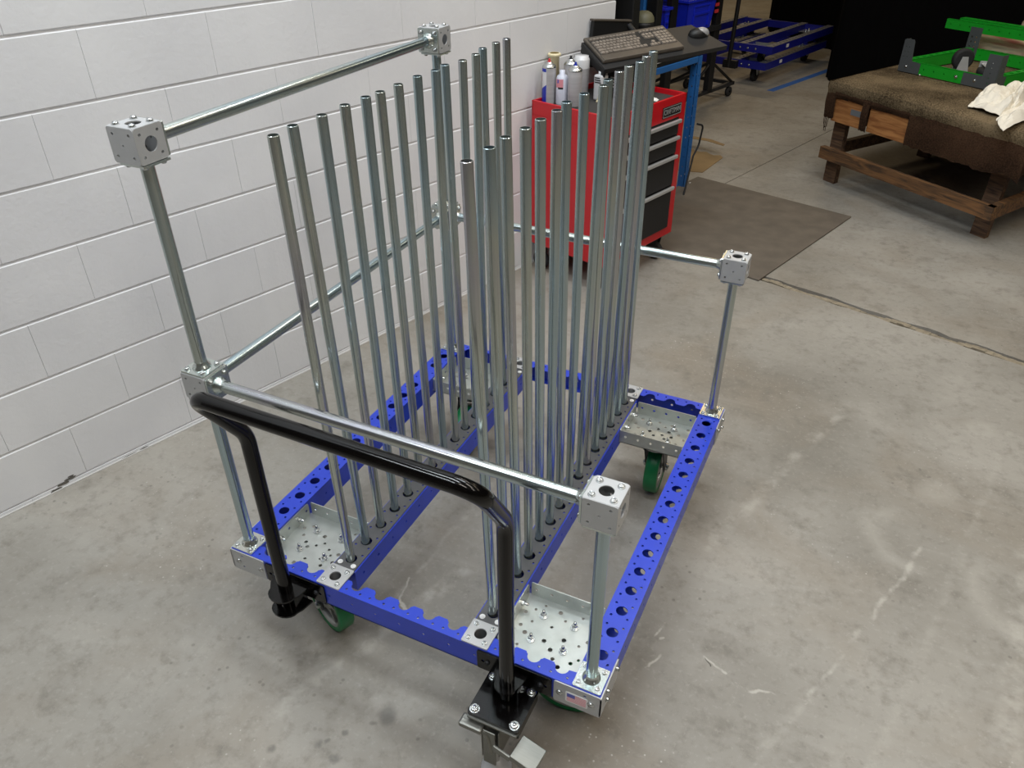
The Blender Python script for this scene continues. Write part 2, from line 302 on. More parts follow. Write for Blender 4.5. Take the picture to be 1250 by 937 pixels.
# ---------------------------------------------------------------- mesh helpers
class MB:
    def __init__(s): s.v = []; s.f = []; s.sm = []
    def add(s, vs, fs, smooth=False, mt=None):
        o = len(s.v)
        s.v += [tuple(mt @ Vector(p)) if mt is not None else tuple(p) for p in vs]
        s.f += [tuple(i + o for i in f) for f in fs]
        s.sm += [smooth] * len(fs) if isinstance(smooth, bool) else smooth
        return s
    def box(s, x0, x1, y0, y1, z0, z1, mt=None):
        v = [(x0, y0, z0), (x1, y0, z0), (x1, y1, z0), (x0, y1, z0), (x0, y0, z1), (x1, y0, z1), (x1, y1, z1), (x0, y1, z1)]
        return s.add(v, [(3, 2, 1, 0), (4, 5, 6, 7), (0, 1, 5, 4), (1, 2, 6, 5), (2, 3, 7, 6), (3, 0, 4, 7)], False, mt)
    def bbox(s, x0, x1, y0, y1, z0, z1, b, mt=None):
        # chamfered box
        bm = bmesh.new(); bmesh.ops.create_cube(bm, size=1)
        for v in bm.verts: v.co = Vector((x0 + (x1 - x0) * (v.co.x + .5), y0 + (y1 - y0) * (v.co.y + .5), z0 + (z1 - z0) * (v.co.z + .5)))
        bmesh.ops.bevel(bm, geom=bm.edges[:], offset=b, segments=2, affect='EDGES', profile=.5)
        bm.verts.index_update()
        s.add([v.co[:] for v in bm.verts], [[v.index for v in f.verts] for f in bm.faces], False, mt); bm.free(); return s
    def lathe(s, prof, seg=24, mt=None, smooth=True, close=False):
        v = []; f = []
        n = len(prof)
        for i in range(seg):
            a = 2 * PI * i / seg
            for r, z in prof: v.append((r * math.cos(a), r * math.sin(a), z))
        m = n if close else n - 1
        for i in range(seg):
            j = (i + 1) % seg
            for k in range(m):
                k2 = (k + 1) % n
                f.append((i * n + k, j * n + k, j * n + k2, i * n + k2))
        return s.add(v, f, smooth, mt)
    def cyl(s, a, b, r, seg=16, cap=True, r2=None):
        a = Vector(a); b = Vector(b); r2 = r if r2 is None else r2
        z = (b - a).normalized(); q = z.to_track_quat('Z', 'Y').to_matrix().to_4x4(); mt = Matrix.Translation(a) @ q
        h = (b - a).length
        s.lathe([(r, 0), (r2, h)], seg, mt)
        if cap:
            for rr, zz, rev in ((r, 0, True), (r2, h, False)):
                ring = [(rr * math.cos(2 * PI * i / seg), rr * math.sin(2 * PI * i / seg), zz) for i in range(seg)]
                idx = list(range(seg)); s.add(ring, [tuple(reversed(idx)) if rev else tuple(idx)], False, mt)
        return s
    def sweep(s, pts, r, seg=16, cap=True):
        pts = [Vector(p) for p in pts]; v = []; f = []
        t = (pts[1] - pts[0]).normalized(); nrm = t.orthogonal().normalized()
        for i, p in enumerate(pts):
            t2 = (pts[min(i + 1, len(pts) - 1)] - pts[max(i - 1, 0)]).normalized()
            nrm = (nrm - t2 * nrm.dot(t2)).normalized(); bn = t2.cross(nrm)
            for k in range(seg):
                a = 2 * PI * k / seg; v.append(p + nrm * r * math.cos(a) + bn * r * math.sin(a))
        for i in range(len(pts) - 1):
            for k in range(seg):
                k2 = (k + 1) % seg; f.append((i * seg + k, i * seg + k2, (i + 1) * seg + k2, (i + 1) * seg + k))
        s.add(v, f, True)
        if cap:
            s.add(v[:seg], [tuple(reversed(range(seg)))]); s.add(v[-seg:], [tuple(range(seg))])
        return s
    def plate(s, outline, holes, t, mt=None):
        # sheet in XY, z from 0 to t, real holes
        rings = [outline] + holes
        vec = [[Vector((x, y, 0)) for x, y in r] for r in rings]
        tris = tessellate_polygon(vec)
        flat = [p for r in rings for p in r]; n = len(flat)
        v = [(x, y, t) for x, y in flat] + [(x, y, 0) for x, y in flat]; f = []
        for a, b, c in tris:
            ax, ay = flat[a]; bx, by = flat[b]; cx, cy = flat[c]
            if (bx - ax) * (cy - ay) - (by - ay) * (cx - ax) < 0: b, c = c, b
            f.append((a, b, c)); f.append((n + c, n + b, n + a))
        s.add(v, f, False, mt)
        for r, ring in enumerate(rings):
            m = len(ring); ar = sum(ring[i][0] * ring[(i + 1) % m][1] - ring[(i + 1) % m][0] * ring[i][1] for i in range(m))
            vv = [(x, y, t) for x, y in ring] + [(x, y, 0) for x, y in ring]
            ff = []
            for i in range(m):
                j = (i + 1) % m; q = (i, i + m, j + m, j)
                if (ar > 0) == (r > 0): q = tuple(reversed(q))
                ff.append(q)
            s.add(vv, ff, False, mt)
        return s
    def obj(s, name, m, parent=None, link=True):
        me = bpy.data.meshes.new(name); me.from_pydata(s.v, [], s.f); me.update()
        me.polygons.foreach_set('use_smooth', s.sm)
        if m is not None: me.materials.append(M[m] if isinstance(m, str) else m)
        o = bpy.data.objects.new(name, me); o.parent = parent
        if link: C.objects.link(o)
        return o

def circ(x, y, r, n=16): return [(x + r * math.cos(2 * PI * i / n), y + r * math.sin(2 * PI * i / n)) for i in range(n)]
def rrect(x0, x1, y0, y1, r, n=4):
    o = []
    for cx, cy, a0 in ((x1 - r, y1 - r, 0), (x0 + r, y1 - r, 90), (x0 + r, y0 + r, 180), (x1 - r, y0 + r, 270)):
        for i in range(n + 1):
            a = math.radians(a0 + 90 * i / n); o.append((cx + r * math.cos(a), cy + r * math.sin(a)))
    return o
def rect(x0, x1, y0, y1): return [(x0, y0), (x1, y0), (x1, y1), (x0, y1)]
def basis(o, x, y):
    x = Vector(x).normalized(); y = Vector(y).normalized(); z = x.cross(y)
    m = Matrix((x, y, z)).transposed().to_4x4(); m.translation = Vector(o); return m
def T(x, y, z): return Matrix.Translation((x, y, z))
def R(a, ax): return Matrix.Rotation(a, 4, ax)

def setp(o, label=None, cat=None, group=None, kind=None):
    if label: o['label'] = label
    if cat: o['category'] = cat
    if group: o['group'] = group
    if kind: o['kind'] = kind
    return o
def thing(name, label, cat, loc=(0, 0, 0), rz=0.0, group=None):
    o = bpy.data.objects.new(name, None); C.objects.link(o); o.location = loc; o.rotation_euler = (0, 0, rz); o.empty_display_size = .05
    return setp(o, label, cat, group)
def dup(o, name=None, parent=None, loc=None):
    c = o.copy()
    C.objects.link(c); c.parent = parent
    if loc is not None: c.location = loc
    return c
def dup_tree(o, parent=None):
    c = o.copy(); C.objects.link(c); c.parent = parent
    for ch in list(o.children): dup_tree(ch, c)
    return c
def bolts(pts, r=0.0065, h=0.006, axis='Z', name='bolts', m='steel_bolt', parent=None, nut=True):
    b = MB()
    rot = {'Z': Matrix.Identity(4), '-Z': R(PI, 'X'), 'Y': R(-PI / 2, 'X'), '-Y': R(PI / 2, 'X'), 'X': R(PI / 2, 'Y'), '-X': R(-PI / 2, 'Y')}[axis]
    for p in pts:
        mt = T(*p) @ rot
        b.lathe([(0.0001, h), (r * .45, h), (r * .45, h * .55), (r * .52, h * .5), (r * .85, h * .95), (r, h * .6), (r, 0)], 8, mt, smooth=True)
        b.lathe([(0.0001, .0013), (r * 1.25, .0013), (r * 1.25, 0)], 10, mt, smooth=False)
    o = b.obj(name, m, parent); o['kind'] = 'stuff'; return o

# ================================================================ SETTING
# ---- floor slabs with real joints (slabs are parts of the floor)
J1 = 2.057   # joint line s
J2 = 0.150   # joint line n beyond it
fl = thing('floor', None, None); fl['kind'] = 'structure'
base = MB(); base.box(-8, 14, -8, 20, -0.06, -0.018); bo = base.obj('joint_bed', 'joint', fl)
def slab(pts):
    # pts in wall frame (n,s)
    b = MB(); o = [(W(n, s).x, W(n, s).y) for n, s in pts]
    b.plate(o, [], 0.06, T(0, 0, -0.06)); return b.obj('slab', 'floor', fl)
def jag(n0, n1, s, amp, step=0.05, seed=0):
    k = max(2, int(abs(n1 - n0) / step)); out = []
    for i in range(k + 1):
        n = n0 + (n1 - n0) * i / k
        out.append((n, s + amp * noise.noise(Vector((n * 9, seed * 7.3, 0))) + amp * .6 * noise.noise(Vector((n * 31, seed, 3)))))
    return out
slab([(-7, -7)] + [(12, -7)] + jag(12, -0.4, J1 - 0.030, 0.012, seed=1) + [(-7, J1 - 0.030)])
slab([(J2 + .003, J1 + 0.026)] + [(J2 + .003, 20), (12, 20)] + jag(12, J2 + .003, J1 + 0.026, 0.016, seed=2))
slab([(-7, J1 + 0.010), (-7, 20), (J2 - .003, 20), (J2 - .003, J1 + 0.010)])
# raised broken filler ridge in the joint
rb = MB()
for a in range(0, 110):
    n0 = 0.95 + a * 0.03
    zz = -0.014 + 0.020 * noise.noise(Vector((n0 * 6, 1, 1))); rb.box(n0, n0 + .03, J1 - .018 + .008 * noise.noise(Vector((n0 * 20, 0, 0))), J1 + .013 + .008 * noise.noise(Vector((n0 * 17, 5, 0))), -.03, zz + .009)
ro = rb.obj('joint_filler', mat('joint_filler_pale', (136, 126, 108), 0.9, var=0.3, scale=40), fl); ro.matrix_local = WM

# ---- the white painted block wall on the left
wl = thing('wall_left', None, None); wl['kind'] = 'structure'; wl.matrix_world = WM
WEND = 2.02; COURSE = 0.2032; Z0 = 0.017
b = MB(); b.box(-0.20, -0.0048, -3.6, WEND - .002, 0, CEIL); b.obj('mortar_bed', 'wall', wl)
def block_mesh(y0, y1, z0, z1, top=.0062, end=.0006):
    # face at x=0; joints formed by chamfers (deep on the beds, faint on the head joints)
    bb = MB(); t = .0052
    X = 0.0; Xb = -0.02
    zi0 = z0 + top; zi1 = z1 - top; yi0 = y0 + end; yi1 = y1 - end
    yo0 = y0 + end * .3; yo1 = y1 - end * .3; zo0 = z0 + top * .30; zo1 = z1 - top * .55
    v = [(X, yi0, zi0), (X, yi1, zi0), (X, yi1, zi1), (X, yi0, zi1), (X - t * .85, yo0, zo0), (X - t * .85, yo1, zo0), (X - t * .85, yo1, zo1), (X - t * .85, yo0, zo1),
         (Xb, yo0, zo0), (Xb, yo1, zo0), (Xb, yo1, zo1), (Xb, yo0, zo1)]
    f = [(0, 1, 2, 3)] + [(4 + i, 4 + (i + 1) % 4, (i + 1) % 4, i) for i in range(4)] + [(8 + i, 8 + (i + 1) % 4, 4 + (i + 1) % 4, 4 + i) for i in range(4)]
    bb.add(v, f); return bb
proto_block = None
BL = 0.4064
rng = random.Random(3)
for k in range(-1, 15):
    za = max(0, Z0 + COURSE * k); zb = Z0 + COURSE * (k + 1)
    if k == -1: za = 0.0
    y = WEND; first = True
    ph = -0.616 if k % 2 == 0 else -0.806
    js = [ph + BL * i for i in range(-9, 9)]
    js = [j for j in js if -3.6 < j < WEND - .03]
    edges = [-3.6] + js + [WEND]
    for a, c in zip(edges[:-1], edges[1:]):
        full = abs(c - a - BL) < 1e-4 and k >= 0
        if full and proto_block is not None:
            o = dup(proto_block, parent=wl); o.location = (rng.uniform(-.0006, .0004), a, za)
        elif full:
            proto_block = block_mesh(0, BL, 0, COURSE).obj('block', 'wall', wl); proto_block.location = (0, a, za); 
        else:
            o = block_mesh(a, c, za, zb, top=.0062 if k >= 0 else .002).obj('block', 'wall', wl)
# paint drips / chips at the wall foot
ch = MB()
for s_, z_, l_, h_ in [(-1.16, .0, .05, .012), (-1.13, .012, .045, .010), (-1.10, .022, .04, .008), (-1.085, .03, .02, .006), (-.90, .001, .06, .005), (-.83, .004, .03, .004)]:
    o_ = [(s_ + l_ * (.5 + .5 * math.cos(a) * (1 + .5 * noise.noise(Vector((a, s_ * 9, 0))))), z_ + h_ * (.5 + .5 * math.sin(a) * (1 + .6 * noise.noise(Vector((a * 2, s_ * 5, 3)))))) for a in [2 * PI * i / 11 for i in range(11)]]
    ch.plate(o_, [], .0016, basis((-.0008, 0, 0), (0, 1, 0), (0, 0, 1)))
ch.obj('paint_chip', mat('bare_block', (96, 92, 86), 0.9, var=.3, scale=80), wl)
sl = MB(); sl.box(0, .004, -3.6, WEND, 0, .004)
for (n0, a) in ((0, 0),): sl.obj('caulk_bead', mat('caulk', (200, 198, 194), 0.8), wl)
# end face of wall, far walls, ceiling
b = MB(); b.box(-7, 12, 19.8, 20, 0, CEIL); o = b.obj('wall_back', 'plain_wall'); o['kind'] = 'structure'; o.matrix_world = WM
b = MB(); b.box(11.8, 12, -7, 20, 0, CEIL); o = b.obj('wall_right', 'plain_wall'); o['kind'] = 'structure'; o.matrix_world = WM
b = MB(); b.box(-7, 12, -7.2, -7, 0, CEIL); o = b.obj('wall_front', 'plain_wall'); o['kind'] = 'structure'; o.matrix_world = WM
b = MB(); b.box(-7.2, -7, 2, 20, 0, CEIL); o = b.obj('wall_far_left', 'plain_wall'); o['kind'] = 'structure'; o.matrix_world = WM
b = MB(); b.box(-7.2, 12, -7.2, 20, CEIL, CEIL + .1); o = b.obj('ceiling', 'ceiling'); o['kind'] = 'structure'; o.matrix_world = WM

# ================================================================ THE CART
H0 = 0.310     # frame top
cart = thing('push_cart', 'blue steel cart with silver guard rails and black push handle, in front by the wall', 'cart', (0, 0, H0))
WX, LY = 0.980, 1.120   # post-to-post
def smalls(cx, cy, d=0.0205, r=0.0034):
    return [circ(cx + a * d, cy + c * d, r, 6) for a in (-1, 1) for c in (-1, 1)]
def long_beam(x, holes=True, y0=-0.035, y1=1.155, top=True):
    b = MB()
    if top:
        hs = []
        for k in range(0, 17):
            y = .07 * k
            hs.append(circ(0, y, .0145, 20)); hs += smalls(0, y)
        b.plate(rect(-.035, .035, y0, y1), hs, .003, T(x, 0, -.003))
    else:
        b.plate(rect(-.035, .035, y0, y1), [circ(0, .07 * k, .0158, 16) for k in range(1, 16)], .003, T(x, 0, -.006))
    zt = -.003 if top else -.006
    sh = [circ(.07 * k, -.035, .0042, 8) for k in range(0, 17)]
    for sx in (-1, 1):
        xx = x + sx * .035
        b.plate(rect(y0, y1, -.070, zt), [h for h in sh if y0 < h[0][0] < y1], .003, basis((xx if sx > 0 else xx + .003, 0, 0), (0, 1, 0), (0, 0, 1)) @ T(0, 0, -.003 if sx > 0 else 0) if sx > 0 else basis((xx, 0, 0), (0, 1, 0), (0, 0, 1)))
    if not top: b.box(x - .032, x + .032, y0, y1, -.070, -.067)
    else: b.plate(rect(-.032, .032, y0, y1), [circ(0, .07 * k, .0145, 12) for k in range(1, 16)], .003, T(x, 0, -.070))
    for yy in (y0, y1 - .003):
        b.box(x - .032, x + .032, yy, yy + .003, -.067, zt)
    return b
for x in (0, WX):
    long_beam(x).obj('side_beam', 'blue', cart)
for x in (.28, .70):
    bm_ = long_beam(x, top=False, y0=.0355, y1=1.0845).obj('inner_beam', 'blue', cart)
    b = MB(); hs = []
    for k in range(1, 16): hs.append(circ(0, .07 * k, .0152, 20)); hs += smalls(0, .07 * k)
    b.plate(rect(-.032, .032, .0355, 1.0845), hs, .006, T(x, 0, -.006)); b.obj('deck_strip', 'deck', bm_)
    bolts([(x - .0205, .0495, 0), (x + .0205, .0495, 0), (x - .0205, 1.0705, 0), (x + .0205, 1.0705, 0)], r=.0058, h=.003, m='white_print', parent=bm_)
def cross_beam(sgn, yc):
    # channel with scalloped top flange: half holes along its inner edge
    b = MB(); out = []
    x0, x1 = .0352, .9448
    # outline in local (x, t) with t from outer edge 0 to 0.036
    pts = [(x0, -.035), (x1, -.035), (x1, .002)]
    for k in range(13, 0, -1):
        cx = .07 * k; r = .0165
        if cx + r >= x1 - .001: continue
        if abs(cx - .28) < .001 or abs(cx - .70) < .001: pass
        for i in range(9):
            a = -PI * i / 8
            pts.append((cx + r * math.cos(a), .000 + r * math.sin(a)))
        pts.append((cx - r - .003, .002))
        # raised tab between scallops
        pts.append((cx - r - .006, .006)); pts.append((cx - .07 + r + .006, .006)); pts.append((cx - .07 + r + .003, .002))
    pts = [p for p in pts if p[0] > x0 + .001] + [(x0, .002)]
    pts = [(x0, -.035)] + pts
    hs = [circ(.07 * k + a * .0205, -.0205, .0034, 6) for k in range(1, 14) for a in (-1, 1)]
    mt = T(0, yc, -.003) if sgn > 0 else Matrix.Translation((0, yc, -.003)) @ Matrix.Scale(-1, 4, (0, 1, 0))
    tmp = MB(); tmp.plate(pts, hs, .003)
    vs = [tuple(mt @ Vector(v)) for v in tmp.v]; fs = tmp.f if sgn > 0 else [tuple(reversed(f)) for f in tmp.f]
    b.add(vs, fs)
    yw = yc - .035 if sgn > 0 else yc + .032
    b.plate(rect(x0, x1, -.070, -.003), [circ(.07 * k, -.035, .0045, 8) for k in range(1, 14)], .003, basis((0, yw + .003, 0), (1, 0, 0), (0, 0, 1)))
    b.box(x0, x1, min(yc - sgn * .035, yc - sgn * .015), max(yc - sgn * .035, yc - sgn * .015), -.070, -.067)
    return b
for sgn, yc in ((1, 0), (-1, LY)):
    cross_beam(sgn, yc).obj('cross_beam', 'blue', cart)
# square end plates on the cross beams at the inner beams
for x in (.28, .70):
    for yc in (0, LY):
        b = MB(); b.plate(rrect(-.0348, .0348, -.0345, .0345, .002, 1), [circ(0, 0, .0152, 20)], .004, T(x, yc, .0002))
        o = b.obj('end_plate', 'silver_paint', cart)
        q = MB(); q.lathe([(.0153, 0), (.0158, 0), (.0158, -.058), (.0001, -.058), (.0001, -.056), (.0153, -.056)], 20, T(x, yc, 0), close=True); q.obj('hole_shade_cup', 'black', o)  # black cup added below the plate hole, painting in the shade inside
        bolts([(x + a * .0215, yc + c * .0215, .004) for a in (-1, 1) for c in (-1, 1)], r=.006, h=.006, parent=o)
# wrap-round corner brackets
def corner_bracket(cx, cy, sx, sy, lx, ly, flag=False):
    b = MB(); t = .003
    yf = cy + sy * .0352; xf = cx + sx * .0352
    xa = xf + sx * t; xb = cx - sx * lx
    x0, x1 = min(xa, xb), max(xa, xb)
    hs = [circ((cx - sx * .0), -.035 + d, .0042, 8) for d in (-.019, .019)]
    b.plate(rrect(x0, x1, -.071, -.0015, .005, 2), hs, t, basis((0, yf if sy > 0 else yf, 0), (1, 0, 0), (0, 0, 1)) if sy < 0 else basis((0, yf + t, 0), (1, 0, 0), (0, 0, 1)))
    ya = yf + sy * t; yb = cy - sy * ly
    b.plate(rrect(min(ya, yb), max(ya, yb), -.071, -.0015, .005, 2), [], t, basis((xf if sx > 0 else xf - t, 0, 0), (0, 1, 0), (0, 0, 1)))
    o = b.obj('corner_bracket', 'silver_paint', cart)
    bolts([(cx - sx * (lx - .014), yf + sy * t, -.035), (cx + sx * .014, yf + sy * t, -.035)], r=.007, h=.004, axis='-Y' if sy < 0 else 'Y', parent=o)
    bolts([(xf + sx * t, cy - sy * (ly - .016), -.02), (xf + sx * t, cy - sy * .0, -.050), (xf + sx * t, cy - sy * .0, -.020)], r=.0055, h=.008, axis='X' if sx > 0 else '-X', parent=o)
    return o, yf - t
br, yfl = corner_bracket(WX, 0, 1, -1, .075, .080)
corner_bracket(0, 0, -1, -1, .075, .080)
corner_bracket(WX, LY, 1, 1, .075, .080)
corner_bracket(0, LY, -1, 1, .075, .080)
# flag sticker on the near right bracket
yy = -.0352 - .0003
def flagbits(x0, z0, w_, h_, mt, parent):
    b = MB(); b.plate(rrect(0, w_, 0, h_, .003, 2), [], .0006, mt @ T(x0, z0, 0)); o = b.obj('flag_sticker', 'white_print', parent)
    e = .0035; iw = w_ - 2 * e; ih = h_ - 2 * e; s = MB()
    for i in range(7):
        zb = z0 + e + ih * (i * 2) / 13
        s.box(x0 + e + (0 if i < 4 else iw * .42) , x0 + e + iw, zb, zb + ih / 13, .0006, .0008, mt)
    s.obj('flag_stripes', 'flag_red', o)if False else None
    return o
mt = basis((0, -.0383, 0), (1, 0, 0), (0, 0, 1))
fx0, fz0, fw, fh = .934, -.056, .054, .034
b = MB(); b.plate(rrect(fx0, fx0 + fw, fz0, fz0 + fh, .004, 3), [], .0008, mt @ T(0, 0, 0)); flag = b.obj('flag_sticker', 'white_print', br)
s = MB(); e = .004; iw = fw - 2 * e; ih = fh - 2 * e
for i in range(7):
    zb = fz0 + e + ih * (2 * i) / 13; xs = fx0 + e + (iw * .42 if i >= 4 else 0)
    s.box(xs, fx0 + e + iw, zb, zb + ih / 13, .0008, .0011, mt)
s.box(fx0 + e, fx0 + e + iw * .42, fz0 + e + ih * 6 / 13, fz0 + e + ih, .0008, .0010, mt)
# join stripes (red) and canton (blue) with two materials in one flat print
me = s.obj('flag_print', 'flag_red', br)
me.data.materials.append(M['flag_blue'])
for p in me.data.polygons[-6:]: p.material_index = 1

# caster trays
rt = random.Random(11)
def tray(x0, y0, y1, walls, seed):
    b = MB(); x1 = x0 + .209; t = .0025; zb = -.052; zt = -.005
    rr = random.Random(seed); hs = []
    cand = [(x0 + .020 + .019 * i, y0 + .018 + .019 * j) for i in range(10) for j in range(int((y1 - y0 - .02) / .019))]
    rr.shuffle(cand); used = []
    for c in cand:
        if all((c[0] - u[0]) ** 2 + (c[1] - u[1]) ** 2 > .0255 ** 2 for u in used):
            used.append(c)
            if len(used) >= 30: break
    bp = used[:4]; hs = [circ(c[0] + rr.uniform(-.004, .004), c[1] + rr.uniform(-.004, .004), rr.choice([.0040, .0052, .0062]), 8) for c in used[4:]]
    b.plate(rect(x0, x1, y0, y1), hs, t, T(0, 0, zb))
    wh = lambda a, c: [circ(a + (c - a) * (i + .5) / 5, -.026, .0045, 8) for i in range(5)]
    if 'L' in walls: b.plate(rrect(y0 + .004, y1 - .008, zb, zt, .006, 2), wh(y0, y1), t, basis((x0, 0, 0), (0, 1, 0), (0, 0, 1)))
    if 'R' in walls: b.plate(rect(y0 + .004, y1 - .008, zb, zt), [], t, basis((x1 - t, 0, 0), (0, 1, 0), (0, 0, 1)))
    if 'B' in walls: b.plate(rrect(x0 + .006, x1 - .004, zb, zt, .003, 2), wh(x0, x1), t, basis((0, y1, 0), (1, 0, 0), (0, 0, 1)))
    if 'F' in walls: b.plate(rrect(x0 + .004, x1 - .004, zb, zt, .003, 2), wh(x0, x1), t, basis((0, y0 + t, 0), (1, 0, 0), (0, 0, 1)))
    o = b.obj('caster_tray', 'galv', cart)
    cx = (x0 + x1) / 2; cy = (y0 + y1) / 2
    q = MB()
    for dx, dy in ((-.042, -.035), (.042, -.035), (-.042, .042), (.042, .042)):
        p = (cx + dx, cy + dy, zb + t)
        q.lathe([(.0001, .003), (.011, .003), (.011, 0)], 12, T(*p), False)
        q.lathe([(.0001, .011), (.0055, .011), (.0078, .009), (.0078, .003)], 6, T(*p), False)
        q.lathe([(.0001, .022), (.0038, .021), (.004, .011)], 8, T(*p))
    q.obj('hex_bolts', 'steel_bolt', o)['kind'] = 'stuff'
    q = MB()
    for fy in (.3, .72):
        p = T(x0 + t, y0 + (y1 - y0) * fy, -.028) @ R(PI / 2, 'Y')
        q.lathe([(.0001, .009), (.0055, .009), (.0075, .007), (.0075, 0)], 6, p, False); q.lathe([(.0001, .019), (.0036, .018), (.0038, .009)], 8, p)
    q.obj('side_bolts', 'steel_bolt', o)['kind'] = 'stuff'
    return cx, cy
tc_ = [tray(.0355, .012, .205, 'LB', 1), tray(.7355, .012, .205, 'LB', 4), tray(.7355, .903, 1.082, 'LRBF', 3), tray(.0355, .903, 1.082, 'LRBF', 9)]

# swivel casters: green urethane tyre, spoked rim
def make_caster(loc, direction):
    a = math.atan2(direction[1], direction[0])
    root = MB(); # top plate
    root.plate(rrect(-.057, .057, -.050, .050, .006, 2), [], .006, T(0, 0, .244)); root.lathe([(.0001, .238), (.040, .238), (.044, .232), (.044, .222), (.036, .216)], 24)
    r = root.obj('caster', 'galv', cart); r.location = (loc[0], loc[1], -H0); r.rotation_euler = (0, 0, a)
    tr = .052; zc = .098
    rot = T(tr, 0, zc) @ R(PI / 2, 'X')
    ty = MB(); ty.lathe([(.082, -.0225), (.094, -.0225), (.098, -.019), (.0985, 0), (.098, .019), (.094, .0225), (.082, .0225)], 48, rot, close=True)
    ty.obj('tyre', 'green_tyre', r)
    rm = MB(); rm.lathe([(.083, -.020), (.078, -.021), (.074, -.012), (.072, 0), (.074, .012), (.078, .021), (.083, .020)], 48, rot)
    rm.lathe([(.075, .004), (.030, .008), (.026, .018), (.012, .018)], 32, rot); rm.lathe([(.075, -.004), (.030, -.008), (.026, -.018), (.012, -.018)], 32, rot)
    for i in range(6):
        m2 = rot @ R(i * PI / 3, 'Z'); rm.box(.024, .076, -.004, .004, -.013, .013, m2)
    rm.obj('rim', 'wheel_rim', r)
    fk = MB()
    for sy in (-1, 1):
        y = sy * .031
        o_ = [(-.030, .222), (.036, .222), (tr + .022, zc + .004), (tr + .012, zc - .018), (tr - .012, zc - .018), (tr - .022, zc + .004)]
        fk.plate(list(reversed(o_)), [], .004, basis((0, y + .002, 0), (1, 0, 0), (0, 0, 1)))
    fk.bbox(-.034, .040, -.034, .034, .214, .222, .002)
    fk.obj('fork', 'dark_steel', r)
    ax = MB(); ax.cyl((tr, -.044, zc), (tr, .044, zc), .008, 12); ax.cyl((tr, -.041, zc), (tr, -.034, zc), .013, 6); ax.cyl((tr, .034, zc), (tr, .041, zc), .013, 6); ax.obj('axle', 'steel_bolt', r)
    return r
make_caster((.122, .096), (.92, -.40))
make_caster((.840, .110), (.97, .15))
make_caster((.840, .985), (-.06, .99))
make_caster((.140, .985), (.15, -.99))

# connector cubes
Z1, Z2 = .526, 1.080
def cube_mesh(open_faces):
    b = MB(); a = .035; t = .003
    def face(o, x, y, kind, sz=.0345):
        hs = []
        if kind == 'open': hs = [circ(0, 0, .0150, 24)] + [circ(c * .0215, d * .0215, .0034, 8) for c in (-1, 1) for d in (-1, 1)]
        elif kind == 'small': hs = [circ(0, 0, .0028, 8)] + [circ(c * .0215, d * .0215, .0034, 8) for c in (-1, 1) for d in (-1, 1)]
        b.plate(rrect(-sz, sz, -sz, sz, .006, 3), hs, t, basis(o, x, y) @ T(0, 0, -t))
    face((a, 0, 0), (0, 1, 0), (0, 0, 1), 'open'); face((-a, 0, 0), (0, -1, 0), (0, 0, 1), 'small')
    face((0, -a, 0), (1, 0, 0), (0, 0, 1), 'small'); face((0, a, 0), (-1, 0, 0), (0, 0, 1), 'small')
    face((0, 0, a), (1, 0, 0), (0, 1, 0), 'open', .0335); face((0, 0, -a), (1, 0, 0), (0, -1, 0), 'small', .0335)
    # dark inner liner edges: rounded corner strips
    for sx in (-1, 1):
        for sy in (-1, 1):
            b.cyl((sx * .0318, sy * .0318, -.0325), (sx * .0318, sy * .0318, .0325), .0030, 10)
            b.cyl((sx * .0318, -.0325, sy * .0318), (sx * .0318, .0325, sy * .0318), .0026, 8)
            b.cyl((-.0325, sx * .0318, sy * .0318), (.0325, sx * .0318, sy * .0318), .0026, 8)
    return b
cube0 = cube_mesh(None).obj('connector_cube', 'silver_paint', cart)
cube_pos = [(WX, 0, Z1), (0, 0, Z1), (0, LY, Z1), (WX, LY, Z1), (0, 0, Z2), (0, LY, Z2)]
cubes = [cube0] + [dup(cube0, parent=cart) for _ in cube_pos[1:]]
lean = {4: (-.004, -.002), 5: (-.002, 0)}
for i, (c, p_) in enumerate(zip(cubes, cube_pos)):
    l_ = lean.get(i, (0, 0)); c.location = (p_[0] + l_[0], p_[1] + l_[1], p_[2])
    top = [(a * .0215, e_ * .0215, .035) for a in (-1, 1) for e_ in (-1, 1)]
    if i in (0, 3, 4, 5): bolts(top, r=.0062, h=.006, parent=c)
# posts & rails
RT = .014
def flange(mbx, o, axis, collar=True):
    # zinc end fitting: square plate, welded collar
    z = Vector(axis); x = z.orthogonal().normalized()
    if abs(z.z) > .9: x = Vector((1, 0, 0))
    elif abs(z.x) > .9: x = Vector((0, 1, 0))
    else: x = Vector((1, 0, 0))
    y = z.cross(x); mt = basis(o, x, y)
    mbx.plate(rrect(-.0335, .0335, -.0335, .0335, .002, 1), [], .004, mt)
    if collar: mbx.lathe([(.0215, .004), (.0205, .008), (.0165, .012), (.0142, .020)], 20, mt)
    return [tuple(mt @ Vector((a * .0225, e_ * .0225, .004))) for a in (-1, 1) for e_ in (-1, 1)]
AX = {(0, 0, 1): 'Z', (0, 0, -1): '-Z', (1, 0, 0): 'X', (-1, 0, 0): '-X', (0, 1, 0): 'Y', (0, -1, 0): '-Y'}
def tube(name, a, b, ax, lab=None):
    m = MB(); m.cyl(a, b, RT, 28, False); o = m.obj(name, 'zinc' if ax[2] else ('zinc_x' if ax[0] else 'zinc_y'), cart)
    if lab: o['label'] = lab
    for q, d in ((a, ax), (b, tuple(-c for c in ax))):
        f = MB(); pts = flange(f, q, d, d[2] >= 0); fo = f.obj('flange', 'zinc_bright', o)
        bolts(pts, r=.006, h=.006, axis=AX[d], parent=o)
    return o
for (x, y) in ((0, 0), (WX, 0), (0, LY), (WX, LY)):
    tube('corner_post', (x, y, .001), (x, y, Z1 - .036), (0, 0, 1))
